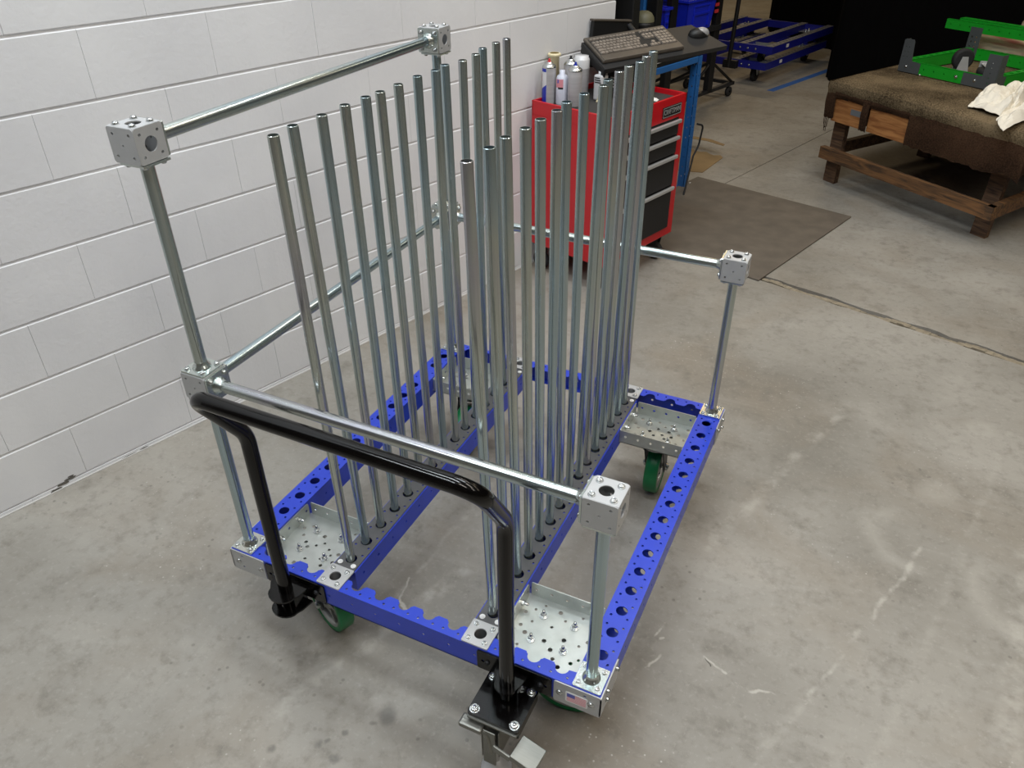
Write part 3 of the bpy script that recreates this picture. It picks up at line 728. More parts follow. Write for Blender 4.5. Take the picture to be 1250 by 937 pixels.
for y in (0, LY):
    tube('upper_post', (0, y, Z1 + .036), (0, y, Z2 - .036), (0, 0, 1))
tube('guard_rail', (.036, 0, Z1), (WX - .036, 0, Z1), (1, 0, 0))
tube('guard_rail', (.036, LY, Z1), (WX - .036, LY, Z1), (1, 0, 0))
tube('guard_rail', (0, .036, Z1), (0, LY - .036, Z1), (0, 1, 0))
tube('guard_rail', (-.004, .034, Z2), (-.002, LY - .036, Z2), (0, 1, 0))

# push handle: black tube, two legs, slanted bends, crossbar
def arc_path(pts, rad, n=10):
    out = [Vector(pts[0])]
    for i in range(1, len(pts) - 1):
        p0, p1, p2 = Vector(pts[i - 1]), Vector(pts[i]), Vector(pts[i + 1])
        u = (p0 - p1).normalized(); v = (p2 - p1).normalized(); ang = u.angle(v); d = rad[i - 1] / math.tan(ang / 2)
        A = p1 + u * d; B = p1 + v * d; ctr = p1 + (u + v).normalized() * (rad[i - 1] / math.sin(ang / 2))
        for k in range(n + 1):
            q = A.lerp(B, k / n); out.append(ctr + (q - ctr).normalized() * rad[i - 1])
    out.append(Vector(pts[-1])); return out
HY = -.073; HB = (-.180, .640)
hp = arc_path([(.175, HY, -.088), (.173, HY, .480), (.160, HB[0], HB[1] + .006), (.810, HB[0], HB[1]), (.807, HY, .480), (.805, HY, -.070)], [.09, .050, .050, .09], 12)
h = MB(); h.sweep(hp, .0175, 24); hand = h.obj('push_handle', 'gloss_black', cart)
for x in (.175, .805):
    b = MB()
    # beam clamp plate with swept ears, two horizontal guide plates with round noses
    b.plate(rrect(x - .095, x + .095, -.066, -.004, .004, 2), [circ(x - .08, -.035, .0045, 8), circ(x + .08, -.035, .0045, 8)], .004, basis((0, -.0354, 0), (1, 0, 0), (0, 0, 1)))
    for z in ((-.026, -.080) if x < .5 else (-.030,)):
        kx = 1.0 if x < .5 else .72
        o_ = [(x - .060, -.040), (x + .050, -.040), (x + .044, -.075)] + [(x + .038 * math.cos(a), -.088 - .030 * math.sin(a)) for a in [PI * i / 10 for i in range(11)]] + [(x - .052, -.070)]
        o_ = [(x + (px - x) * kx, -.040 + (py + .040) * (1 if kx == 1 else .83)) for px, py in reversed(o_)]
        b.plate(o_, [circ(x, HY, .0182, 20)], .005, T(0, 0, z))
    b.box(x - .034, x - .030, -.085, -.039, -.076, -.028); b.box(x + .030, x + .034, -.085, -.039, -.076, -.028)
    mb_ = b.obj('handle_bracket', 'gloss_black', hand)
    bolts([(x - .068, -.0394, -.035), (x + .068, -.0394, -.035)], r=.006, h=.005, axis='-Y', m='dark_steel', parent=hand)
# floor lock under the right handle leg
lk = MB(); mt = T(.801, -.085, -.088)
lk.plate(rrect(-.064, .064, -.061, .061, .007, 3), [], .008, mt); lk.bbox(.040, .0635, -.055, .055, -.024, 0, .003, mt)
lock = lk.obj('floor_lock', 'gloss_black', cart)
bolts([(.801 + a * .050, -.085 + c * .047, -.080) for a in (-1, 1) for c in (-1, 1)], r=.0095, h=.009, parent=lock)
q = MB(); q.plate(rrect(-.063, .063, -.063, .063, .004, 2), [], .005, T(.801, -.087, -.094))
q.bbox(.775, .820, -.135, -.075, -.190, -.094, .003)
q.bbox(.7745, .777, -.150, -.075, -.225, -.110, .001); q.bbox(.818, .8205, -.150, -.075, -.200, -.110, .001)
q.bbox(.780, .812, -.153, -.149, -.238, -.112, .0015); q.obj('lock_body', 'brushed', lock)
q = MB(); q.sweep([(.795, -.118, -.17), (.795, -.118, -.295)], .0095, 16)
q.lathe([(.0001, .040), (.016, .036), (.018, .022), (.034, .012), (.038, .004), (.038, 0)], 32, T(.795, -.118, -.3095)); q.obj('lock_foot', 'silver_paint', lock)
q = MB(); q.cyl((.763, -.140, -.150), (.786, -.140, -.150), .007, 6); q.obj('lock_pivot_bolt', 'steel_bolt', lock)
# pedals
q = MB(); pm = T(.892, -.146, -.138) @ R(math.radians(-6), 'Z') @ R(math.radians(10), 'Y'); q.bbox(-.032, .032, -.030, .030, -.004, .0015, .0018, pm)
q.bbox(-.075, -.030, -.030, -.024, -.026, -.006, .0015, pm); q.bbox(-.032, .032, -.030, -.026, -.018, -.002, .0015, pm); q.obj('right_pedal', 'brushed', lock)
q = MB(); q.sweep(arc_path([(.728, -.150, -.112), (.790, -.150, -.122), (.800, -.150, -.19)], [.02], 5), .0075, 12); q.bbox(.722, .782, -.164, -.132, -.122, -.106, .0055); q.obj('left_pedal', 'brushed', lock)

# ---------------------------------------------------------------- the loose tubes in the deck holes
PL = [(5, -17), (-3, -22), (2, -10), (-1, 1), (1, 2), (4, -18), (4, -16), (2, -1), (9, -1), (1, -12), (16, -20), (12, -12), (-7, -7), (-9, 6), (-6, -5)]
PR = [(-25, 0), (-24, 10), (-25, 7), (-16, 2), (-14, -3), (-10, -2), (-17, -5), (-9, 4), (4, 18), (-5, 2), (-9, 22), (-6, 14), (3, 1), (-2, 0), (-4, -5)]
ordn = ['first', 'second', 'third', 'fourth', 'fifth', 'sixth', 'seventh', 'eighth', 'ninth', 'tenth', 'eleventh', 'twelfth', 'thirteenth', 'fourteenth', 'fifteenth and farthest']
pr = MB(); RO, RI, PLN = .0112, .0098, 1.172
pr.lathe([(RO, 0), (RO, PLN - .001)], 28); pr.lathe([(RO, PLN - .001), (RO - .0008, PLN), (RI, PLN)], 28, smooth=False); pr.lathe([(RI, PLN), (RI, 0)], 28); pr.lathe([(RI, 0), (RO, 0)], 28, smooth=False)
proto = None
for side, x, arr in (('left', .28, PL), ('right', .70, PR)):
    for i, (dx, dy) in enumerate(arr):
        y = .07 * (i + 1)
        topv = Vector((x + dx / 1000, y + dy / 1000, H0 + 1.112)); L_ = math.hypot(dx, dy) / 1000
        # foot rests in the beam, tube leans on the rim of the deck hole
        dk = Vector((dx, dy)).normalized() * min(.003, L_ * .2) if L_ > 0 else Vector((0, 0))
        deckp = Vector((x + dk.x, y + dk.y, H0))
        ax = (topv - deckp).normalized(); foot = topv - ax * PLN
        if proto is None: o = pr.obj('steel_tube', 'zinc'); proto = o
        else: o = dup(proto)
        o.rotation_mode = 'QUATERNION'; o.rotation_quaternion = ax.to_track_quat('Z', 'Y'); o.location = foot
        setp(o, f'upright zinc-plated steel tube, {ordn[i]} from the black handle in the {side} row', 'tube', f'steel tubes standing in the {side} row')

# ================================================================ TOOL CABINET (against the wall, square to it)
CT = .880; CB = .150
cab = thing('tool_cabinet', 'red rolling tool cabinet with black drawers beside the white wall', 'cabinet', W(0, 0, 0), WA)
n0, n1, s0, s1 = .040, .520, 1.331, 1.940
b = MB(); b.bbox(n0, n1, s0, s1, CB, CT - .06, .004)
for bx in ((n0, n0 + .012, s0, s1), (n1 - .014, n1, s0, s1), (n0, n1, s0, s0 + .014), (n0, n1, s1 - .012, s1)): b.bbox(bx[0], bx[1], bx[2], bx[3], CT - .07, CT, .003)
b.obj('body', 'red', cab)
b = MB(); b.box(n0 + .013, n1 - .015, s0 + .015, s1 - .013, CT - .0605, CT - .024); b.obj('top_liner', 'mat_dark', cab)
b = MB(); b.box(n1 - .002, n1 + .0012, s0 + .045, s1 - .055, CB + .06, CT - .105); b.obj('drawer_opening', 'black', cab)
zt = CT - .108
for hgt in (.082, .095, .165, .235):
    b = MB(); b.bbox(n1 - .01, n1 + .010, s0 + .05, s1 - .062, zt - hgt + .006, zt - .004, .003)
    d_ = b.obj('drawer', 'drawer', cab)
    b = MB(); b.bbox(n1 + .008, n1 + .024, s0 + .05, s1 - .055, zt - .022, zt - .004, .004); b.obj('drawer_pull', 'handle_alu', d_)
    zt -= hgt
# handle on the side panel
b = MB(); b.box(.20, .235, s0 - .0012, s0 + .002, CT - .100, CT - .094); b.obj('side_slot', 'black', cab)
# nameplate with the word
b = MB(); b.bbox(n1, n1 + .004, 1.735, 1.895, CT - .088, CT - .036, .001); npl = b.obj('nameplate', 'black', cab)
b = MB(); b.plate(rrect(1.738, 1.892, CT - .085, CT - .039, .002, 1), [rrect(1.7405, 1.8895, CT - .0825, CT - .0415, .002, 1)], .0006, basis((n1 + .004, 0, 0), (0, 1, 0), (0, 0, 1))); b.obj('nameplate_border', 'handle_alu', npl)
def text(body, size, mt, m, parent, name='lettering', sx=1.0):
    cu = bpy.data.curves.new(name, 'FONT'); cu.body = body; cu.size = size; cu.extrude = .0004; cu.align_x = 'CENTER'; cu.align_y = 'CENTER'
    to = bpy.data.objects.new(name, cu); C.objects.link(to)
    bpy.context.view_layer.update()
    me = bpy.data.meshes.new_from_object(to.evaluated_get(bpy.context.evaluated_depsgraph_get()))
    bpy.data.objects.remove(to)
    me.transform(mt @ Matrix.Diagonal((sx, 1, 1, 1))); me.materials.clear(); me.materials.append(M[m])
    o = bpy.data.objects.new(name, me); C.objects.link(o); o.parent = parent; return o
text('CRAFTSMAN', .034, basis((n1 + .0046, 1.815, CT - .062), (0, 1, 0), (0, 0, 1)), 'handle_alu', npl, sx=.72)
for (nn, ss) in ((.08, 1.375), (.47, 1.40), (.08, 1.90), (.46, 1.88)):
    b = MB(); b.lathe([(.010, -.014), (.046, -.014), (.050, -.008), (.050, .008), (.046, .014), (.010, .014)], 20, T(nn, ss, .050) @ R(PI / 2, 'X'))
    cst = b.obj('caster', 'rubber', cab)
    b = MB(); b.bbox(nn - .035, nn + .035, ss - .03, ss + .03, .138, .150, .002); b.plate([(nn - .03, .05), (nn + .012, .05), (nn + .03, .14), (nn - .03, .14)], [], .003, basis((0, ss + .021, 0), (1, 0, 0), (0, 0, 1))); b.plate([(nn - .03, .05), (nn + .012, .05), (nn + .03, .14), (nn - .03, .14)], [], .003, basis((0, ss - .018, 0), (1, 0, 0), (0, 0, 1)))
    b.obj('fork', 'dark_steel', cst)
# things on the cabinet
CZ = CT - .0225
def spray(nn, ss, r, hh, body, label, nozzle, cap_m='steel_bolt', group=None):
    t = thing('spray_can', label, 'spray can', W(nn, ss, CZ), WA, group)
    b = MB(); b.lathe([(.0001, 0), (r * .96, 0), (r, .004), (r, hh * .80), (r * .985, hh * .81)], 28); b.obj('can_body', body, t)
    b = MB(); b.lathe([(r * 1.02, hh * .805), (r * 1.02, hh * .825), (r * .9, hh * .86), (r * .55, hh * .90), (r * .45, hh * .905), (r * .45, hh * .93), (.0001, hh * .93)], 24); b.obj('dome', cap_m, t)
    b = MB(); b.cyl((0, 0, hh * .925), (0, 0, hh), .0065, 10, r2=.005); b.cyl((0, 0, hh * .925), (0, 0, hh * .94), .010, 12); b.obj('nozzle', nozzle, t)
    return t
t = spray(.075, 1.415, .0325, .200, 'white_can', 'white and blue spray can with a red nozzle on the cabinet corner', 'label_red')
def band(parent, r, z0, z1, a0, a1, m, name, slant=0.0):
    b = MB(); v = []; f = []; n = 14
    for i in range(n + 1):
        a = a0 + (a1 - a0) * i / n; q = slant * i / n
        for z in (z0, z1 + q): v.append((r * math.cos(a), r * math.sin(a), z))
    for i in range(n): f.append((2 * i, 2 * i + 2, 2 * i + 3, 2 * i + 1))
    b.add(v, f, True); o = b.obj(name, m, parent); return o
# camera side of a can in the wall frame is towards (+n,-s): angle about -62 deg
band(t, .0329, .001, .050, -2.9, -1.25, 'label_blue', 'blue_label_foot', .038)
band(t, .0329, .145, .160, -2.9, -1.3, 'label_blue', 'blue_label_top')
band(t, .0329, .001, .160, -1.25, .6, 'grey_can', 'print_panel')
band(t, .0331, .100, .132, -2.5, -2.2, 'label_red', 'red_logo_print')
t = spray(.205, 1.450, .0330, .196, 'grey_can', 'grey-labelled spray can with a blue nozzle nearest the drawers side', 'label_blue', group=None)
spray(.112, 1.530, .0320, .200, 'grey_can', 'spray can with a grey nozzle standing behind the blue-nozzle one', 'dark_steel')
t = thing('capped_spray_can', 'large white spray can with a broad white cap on the cabinet', 'spray can', W(.118, 1.606, CZ), WA)
b = MB(); b.lathe([(.0001, 0), (.037, 0), (.038, .004), (.038, .135)], 28); b.obj('can_body', 'grey_can', t)
b = MB(); b.lathe([(.039, .135), (.039, .172), (.036, .180), (.033, .182), (.033, .190), (.0001, .190)], 28); b.obj('cap', 'white_can', t)
t = thing('label_bottle', 'white bottle with small black print right of the large capped can', 'bottle', W(.230, 1.620, CZ), WA)
b = MB(); b.bbox(-.026, .026, -.026, .026, 0, .118, .008); b.lathe([(.014, .118), (.014, .132), (.0001, .132)], 16); b.obj('bottle_body', 'white_can', t)
b = MB()
for i, z in enumerate((.102, .092, .082)): b.box(-.018, .012 + .004 * i, -.0268, -.026, z, z + .005)
b.obj('print_lines', 'black', t)
t = thing('squeeze_bottle', 'cloudy plastic bottle with a small flag sticker between two spray cans', 'bottle', W(.140, 1.435, CZ), WA)
b = MB(); b.lathe([(.0001, 0), (.028, 0), (.029, .005), (.029, .115), (.024, .130), (.012, .138), (.012, .155), (.0001, .155)], 24); b.obj('bottle_body', 'plastic_clear', t)
band(t, .0293, .080, .118, -2.1, -.7, 'flag_red', 'flag_sticker'); band(t, .0295, .100, .116, -1.75, -1.45, 'flag_blue', 'flag_canton'); band(t, .0295, .074, .082, -1.6, -.7, 'dark_steel', 'dark_print')
t = thing('amber_cylinder', 'tall yellowish plastic cylinder with a flared rim by the wall', 'cylinder', W(.042, 1.490, CZ), WA)
b = MB(); b.lathe([(.0001, 0), (.026, 0), (.024, .192), (.032, .198), (.033, .206), (.028, .210), (.022, .210)], 24); b.obj('tube_body', 'plastic_amber', t)
t = thing('black_meter', 'narrow black box with grey print standing under the keyboard tray', 'box', W(.245, 1.705, CZ), WA)
b = MB(); b.bbox(-.028, .028, -.02, .02, 0, .12, .003); b.obj('case', 'black', t)
b = MB()
for i in range(4): b.box(-.006, .018, -.0208, -.02, .05 + i * .014, .056 + i * .014)
b.obj('print_lines', 'silver_paint', t)
def crumple(name, loc, sx, sy, h_, m, label, cat, seed=0, rz=0, group=None, n=12):
    b = MB(); v = []; f = []
    for i in range(n + 1):
        for j in range(n + 1):
            x = (i / n - .5); y = (j / n - .5); e_ = max(0, 1 - (2 * max(abs(x), abs(y))) ** 3)
            z = h_ * (.25 + .9 * abs(noise.noise(Vector((x * 5 + seed, y * 5, seed))))) * (.15 + .85 * e_)
            v.append((x * sx * (1 + .25 * noise.noise(Vector((y * 6, seed, 2)))), y * sy * (1 + .25 * noise.noise(Vector((x * 6, seed, 5)))), z))
    for i in range(n):
        for j in range(n):
            a = i * (n + 1) + j; f.append((a, a + n + 1, a + n + 2, a + 1))
    b.add(v, f, False); k = (n + 1) ** 2
    b.add([(p[0], p[1], .0) for p in v], [tuple(reversed(q)) for q in f], False)
    o = b.obj(name, m); o.location = loc; o.rotation_euler = (0, 0, rz); setp(o, label, cat, group); return o
crumple('paper_scrap', W(.43, 1.78, CZ), .05, .035, .022, 'litter', 'small white paper scrap on the cabinet top by the nameplate', 'litter', 3)
crumple('plastic_wrap', W(.265, 1.60, CZ), .06, .05, .075, 'plastic_amber', 'crumpled pale wrapper at the foot of the capped can', 'wrapper', 8)
crumple('sticker_roll', W(.30, 1.86, CZ), .08, .06, .05, 'label_red', 'red and white crumpled pack behind the tubes on the cabinet', 'litter', 12)

# ================================================================ KEYBOARD TRAY on its arm, keyboard, mouse
RK = Matrix(((0.634369, -0.737855, 0.230534), (0.771320, 0.584335, -0.252226), (0.051397, 0.337820, 0.939806))).to_4x4()
RK = RK.copy(); KO = Vector((-.16134, 2.79248, 1.11768))
KM = Matrix.Translation(KO) @ RK
tray_t = thing('keyboard_tray', 'tilted black keyboard tray on a swing arm above the red cabinet', 'tray'); tray_t.matrix_world = KM
b = MB(); o_ = [(-.012, -.252), (.708, -.236), (.632, -.012), (-.012, -.010)]
b.plate(o_, [], .022, T(0, 0, -.049)); b.obj('tray_board', 'tray', tray_t)
b = MB(); b.bbox(-.014, .0, -.25, -.016, -.075, -.030, .004); b.obj('edge_rail', 'black', tray_t)
b = MB(); b.sweep([(.33, -.05, -.055), (.33, .02, -.06), (.33, .10, -.05)], .016, 12); b.bbox(.25, .41, -.14, -.02, -.062, -.049, .003); b.obj('arm', 'black', tray_t)
kb = thing('keyboard', 'grimy grey computer keyboard lying on the left of the tray', 'keyboard'); kb.matrix_world = KM
b = MB(); b.bbox(0, .46, -.210, 0, -.026, -.010, .004); b.bbox(.004, .456, -.209, -.165, -.014, -.006, .003); b.obj('keyboard_body', 'kb', kb)
b = MB(); b.box(.012, .448, -.160, -.022, -.0102, -.0092); b.obj('key_well', 'keywell', kb)
rows = [(-.034, .010, [(.018 + .0215 * i, .017) for i in range(20)])]
kk = MB()
def key(x0, x1, y0, y1): kk.add([(x0, y0, -.0095), (x1, y0, -.0095), (x1, y1, -.0095), (x0, y1, -.0095), (x0 + .0022, y0 + .002, -.003), (x1 - .0022, y0 + .002, -.003), (x1 - .0022, y1 - .0015, -.003), (x0 + .0022, y1 - .0015, -.003)], [(4, 5, 6, 7), (0, 1, 5, 4), (1, 2, 6, 5), (2, 3, 7, 6), (3, 0, 4, 7)])
key_objs = []
for r_ in range(6):
    y1 = -.026 - r_ * .0222 - (.004 if r_ else 0); y0 = y1 - (.0185 if r_ else .013)
    x = .016
    if r_ == 5: spans = [.024, .020, .020, .115, .020, .020, .020, .024]
    elif r_ == 0: spans = [.0185] * 14
    elif r_ in (3, 4): spans = [.033 if r_ == 3 else .044] + [.0192] * (11 if r_ == 3 else 10) + [.040 if r_ == 3 else .050]
    else: spans = [.0192 if r_ == 1 else .028] + [.0192] * 12 + [.036 if r_ == 1 else .027]
    for w_ in spans:
        if x + w_ > .292: break
        key(x, x + w_ - .0012, y0, y1); x += w_
    for i in range(3):
        if r_ in (1, 2) or (r_ == 5) or (r_ == 4 and i == 1) or r_ == 0: key(.298 + i * .0192, .298 + i * .0192 + .018, y0, y1)
    for i in range(4): key(.362 + i * .0205, .362 + i * .0205 + .0192, y0, y1)
ko = kk.obj('keys', 'key', kb); ko['kind'] = 'stuff'
ms = thing('mouse', 'black and silver computer mouse on the right end of the tray', 'mouse'); ms.matrix_world = KM @ T(.612, -.110, -.0255) @ R(math.radians(-8), 'Z')
b = MB(); v = []; f = []; nu, nv = 20, 8
for j in range(nv + 1):
    ph = PI / 2 * j / nv
    for i in range(nu):
        a = 2 * PI * i / nu; v.append((.056 * math.cos(a) * math.cos(ph) ** .8, .033 * math.sin(a) * math.cos(ph) ** .8 * (1 - .12 * math.cos(a)), .034 * math.sin(ph)))
for j in range(nv):
    for i in range(nu): f.append((j * nu + i, j * nu + (i + 1) % nu, (j + 1) * nu + (i + 1) % nu, (j + 1) * nu + i))
b.add(v, f, True); b.obj('mouse_shell', 'black', ms)
b = MB(); b.add([(x * .80 + .013, y * .86, z * 1.05 + .0008) for x, y, z in v], [q for q in f[nu:]], True); b.obj('silver_back', 'mouse_silver', ms)

# ---- workstation behind: black column, monitor back, blue bench
ws = thing('computer_stand', 'tall black computer stand at the end of the white wall', 'stand', W(0, 0, 0), WA)
b = MB(); b.bbox(-.105, .005, 2.17, 2.235, .0, 2.1, .006); b.obj('column', 'black', ws)
b = MB(); b.bbox(-.25, .30, 2.08, 2.27, .0, .05, .006); b.obj('foot', 'black', ws)
b = MB(); b.bbox(-.19, -.02, 2.06, 2.168, .995, 1.008, .003); b.obj('shelf', 'black', ws)
b = MB(); b.sweep(arc_path([(-.03, 2.20, 1.0), (.06, 2.19, 1.0), (.16, 2.05, 1.03)], [.05], 5), .012, 10); b.obj('swing_arm', 'black', ws)
mon = thing('monitor', 'dark slim panel with a grey top edge behind the keyboard', 'monitor', W(0, 0, 0), WA)
mb0 = basis(Vector((.022, 1.775, .955)), (.13, .99, -.12), (.0, .12, .99))
b = MB(); b.bbox(0, .27, 0, .215, -.012, .012, .005, mb0); b.obj('panel', 'black', mon)
b = MB(); b.bbox(-.004, .275, .214, .224, -.016, .016, .003, mb0); b.obj('top_edge', 'kb', mon)
b = MB(); b.bbox(.08, .14, .09, .15, -.026, .0, .004, mb0); b.obj('wall_bracket', 'black', mon)
sn = thing('barcode_scanner', 'rounded black device with an olive grey cap in front of the blue upright', 'scanner', W(-.115, 2.45, .87), WA)
b = MB(); b.lathe([(.0001, 0), (.045, 0), (.050, .01), (.040, .08), (.055, .15), (.063, .185), (.060, .205), (.0001, .205)], 24); b.obj('scanner_body', 'black', sn)
b = MB(); b.lathe([(.062, .203), (.058, .225), (.045, .245), (.025, .256), (.0001, .259)], 24); b.obj('cap', 'olive', sn)
cb = MB()
for i in range(5):
    x = -.165 + i * .011; cb.sweep([(x, 2.16 + .02 * (i % 2), 1.010), (x + .01 * math.sin(i), 2.17, 1.05), (x - .01, 2.15, 1.25), (x + .012, 2.17, 1.6)], .006 + .002 * (i % 2), 8)
o = cb.obj('cable_bundle', 'rubber'); o.matrix_world = WM; setp(o, 'bundle of dark cables hanging just past the wall end', 'cable')
crumple('cloth_tip', W(-.095, 2.115, 1.009), .045, .035, .13, 'cloth', 'pale cloth tip sticking up beside the hanging cables', 'cloth', 21)

# blue workbench frame
wb = thing('blue_workbench', 'blue steel workbench frame with black top right of the red cabinet', 'workbench', W(0, 0, 0), WA)
for (nn, ss) in ((-.035, 2.945), (-.035, 2.335), (-.60, 2.945), (-.60, 2.335)):
    b = MB()
    hs = [circ(.0, .08 + .0635 * i, .005, 8) for i in range(12)]
    b.plate(rect(-.020, .020, 0, .83), hs, .003, basis((nn + .024, ss, 0), (0, 1, 0), (0, 0, 1)))
    b.plate(rect(-.024, .020, 0, .83), hs, .003, basis((nn, ss - .020, 0), (1, 0, 0), (0, 0, 1)))
    b.plate(rect(-.024, .020, 0, .83), hs, .003, basis((nn, ss + .023, 0), (1, 0, 0), (0, 0, 1)))
    b.box(nn - .04, nn + .04, ss - .04, ss + .04, 0, .004)
    b.obj('leg', 'bench_blue', wb)
b = MB(); b.bbox(-.062, -.008, 2.36, 2.92, .795, .832, .003); b.bbox(-.627, -.573, 2.36, 2.92, .795, .832, .003); b.bbox(-.573, -.062, 2.92, 2.966, .795, .832, .003); b.bbox(-.573, -.062, 2.312, 2.36, .795, .832, .003); b.obj('apron_rail', 'bench_blue', wb)
b = MB(); b.bbox(-.64, -.012, 2.30, 2.955, .832, .858, .004); b.obj('bench_top', 'black', wb)
b = MB(); b.bbox(-.62, -.350, 2.70, 2.73, .858, 2.0, .004); b.obj('back_panel', 'black', wb)
b = MB(); b.bbox(-.345, -.275, 2.68, 2.74, .858, 2.0, .004); b.obj('upright', 'bench_blue', wb)
b = MB(); b.bbox(-.27, -.195, 2.70, 2.76, .858, 2.0, .005); b.obj('dark_column', 'black', wb)
b = MB(); b.bbox(-.050, -.020, 2.93, 2.96, .14, .30, .004); b.obj('switch_box', 'bench_blue', wb)
o = MB().box(-.16, -.01, 2.44, 2.72, .8585, .8605).obj('paper_sheets', 'white_print'); o.matrix_world = WM; setp(o, 'white paper sheets on the blue workbench edge', 'paper')
o = MB().sweep(arc_path([(.012, 2.965, .42), (.02, 3.03, .40), (.01, 3.02, .27), (.02, 2.95, .22), (.07, 2.80, .008)], [.03, .04, .04], 6), .006, 8).obj('power_cord', 'rubber'); o.matrix_world = WM; setp(o, 'black power cord looping beside the blue bench leg', 'cord')
crumple('dust_clump', W(.449 - .47, 3.02, .0), .03, .03, .02, 'litter', 'white scrap on the floor beside the blue bench leg', 'litter', 5)

# ================================================================ floor mat, cardboard, tape
m_ = MB(); m_.bbox(-.05, 1.033, 2.004, 3.170, .0, .010, .003); o = m_.obj('floor_mat', 'floor_mat'); o.matrix_world = WM; setp(o, 'dark grey rubber floor mat spread in front of the red cabinet', 'mat')
pts = [(-.45, 3.10), (-.08, 3.28), (-.14, 3.66)] + [(-.14 - .04 * i, 3.68 + .02 * math.sin(i * 2)) for i in range(1, 9)] + [(-.55, 3.5)]
b = MB(); b.plate(pts, [], .004); b.plate([(-.46, 3.66), (-.30, 3.69), (-.15, 3.665), (-.16, 3.70), (-.30, 3.74), (-.44, 3.72)], [], .003, T(0, 0, .012) @ R(.02, 'X'))
o = b.obj('cardboard_sheet', 'cardboard'); o.matrix_world = WM; setp(o, 'torn brown cardboard sheet on the floor behind the blue bench leg', 'cardboard')
b = MB(); a_ = Vector((.183, 6.90, 0)); c_ = Vector((.60, 8.10, 0)); dd = (c_ - a_).normalized(); nn_ = Vector((-dd.y, dd.x, 0)) * .035
b.plate([tuple((a_ - nn_)[:2]), tuple((c_ - nn_)[:2]), tuple((c_ + nn_)[:2]), tuple((a_ + nn_)[:2])], [], .0012); o = b.obj('floor_tape', 'tape'); setp(o, 'strip of blue marking tape on the floor beside the stacked carts', 'tape')
# timber strips lying under the stacked carts
# ================================================================ STACKED BLUE CARTS (background)
TH = -math.radians(15.4)
def flat_cart(loc, label, tyre='rubber', k=1.0):
    t = thing('flat_cart', label, 'cart', loc, TH, 'empty blue flat carts stacked in the background')
    # local: x from -1.05 to 0, y 0..1.435, z=0 at underside of beams
    for xc in (-.035, -.315, -.735, -1.015):
        b = MB(); b.box(xc - .035, xc + .035, .0, 1.435, 0, .066); bo_ = b.obj('side_beam' if xc in (-.035, -1.015) else 'inner_beam', 'cart_blue', t)
        b = MB(); b.plate(rect(xc - .033, xc + .033, .002, 1.433), [circ(xc, .07 * k + .0175, .013, 10) for k in range(1, 20)], .004, T(0, 0, .0662)); b.obj('deck_strip', 'cart_deck', bo_)
    for y0 in (.0, 1.365):
        b = MB()
        for xa, xb in ((-.980, -.770), (-.70, -.35), (-.28, -.07)): b.box(xa, xb, y0, y0 + .035, 0, .066)
        b.obj('cross_beam', 'cart_blue', t)
    for xa in (-.28, -.98):
        for ya in (.04, 1.21):
            b = MB(); b.box(xa + .001, xa + .209, ya, ya + .18, .012, .015); b.box(xa + .001, xa + .209, ya + .177, ya + .18, .012, .055); tr_ = b.obj('caster_tray', 'galv', t)
            bolts([(xa + .06, ya + .05, .015), (xa + .15, ya + .05, .015), (xa + .06, ya + .13, .015), (xa + .15, ya + .13, .015)], r=.012, h=.02, parent=tr_)
            cx = xa + .105; cy = ya + .09
            b = MB(); b.lathe([(.02 * k, -.02), (.056 * k, -.022), (.064 * k, -.016), (.065 * k, 0), (.064 * k, .016), (.056 * k, .022), (.02 * k, .02)], 22, T(cx, cy + .035, -.078 * k) @ R(PI / 2, 'Y')); c2 = b.obj('caster', tyre, t)
            b = MB(); b.plate([(cy - .02, .008), (cy + .02, -.085 * k), (cy + .05, -.085 * k), (cy + .05, .008)], [], .003, basis((cx - .03, 0, 0), (0, 1, 0), (0, 0, 1))); b.plate([(cy - .02, .008), (cy + .02, -.085 * k), (cy + .05, -.085 * k), (cy + .05, .008)], [], .003, basis((cx + .027, 0, 0), (0, 1, 0), (0, 0, 1))); b.box(cx - .045, cx + .045, cy - .04, cy + .06, .004, .011); b.obj('fork', 'galv', c2)
    for y_ in (.30,):
        b = MB(); b.box(.0005, .0015, y_, y_ + .055, .022, .052); b.obj('white_label', 'white_print', t)
    bolts([(-.25, -.0005, .033), (-.17, -.0005, .033), (-.33, -.0005, .033)], r=.008, h=.006, axis='-Y', parent=t, name='bolts')
    return t
low = flat_cart((.085, 7.035, .145), 'lower of two stacked blue flat carts, with the black handle, beyond the bench')
hb = MB(); hb.sweep(arc_path([(-.36, -.05, .0), (-.34, -.05, .75), (-.52, -.05, .95), (-.95, -.05, .95)], [.12, .05], 6), .020, 12); hb.bbox(-.42, -.28, -.06, .0, -.01, .06, .004); hb.obj('push_handle', 'black', low)
upc = flat_cart((.1226, 7.0375, .290), 'upper of two stacked blue flat carts, resting on the other one beyond the bench', k=.78)

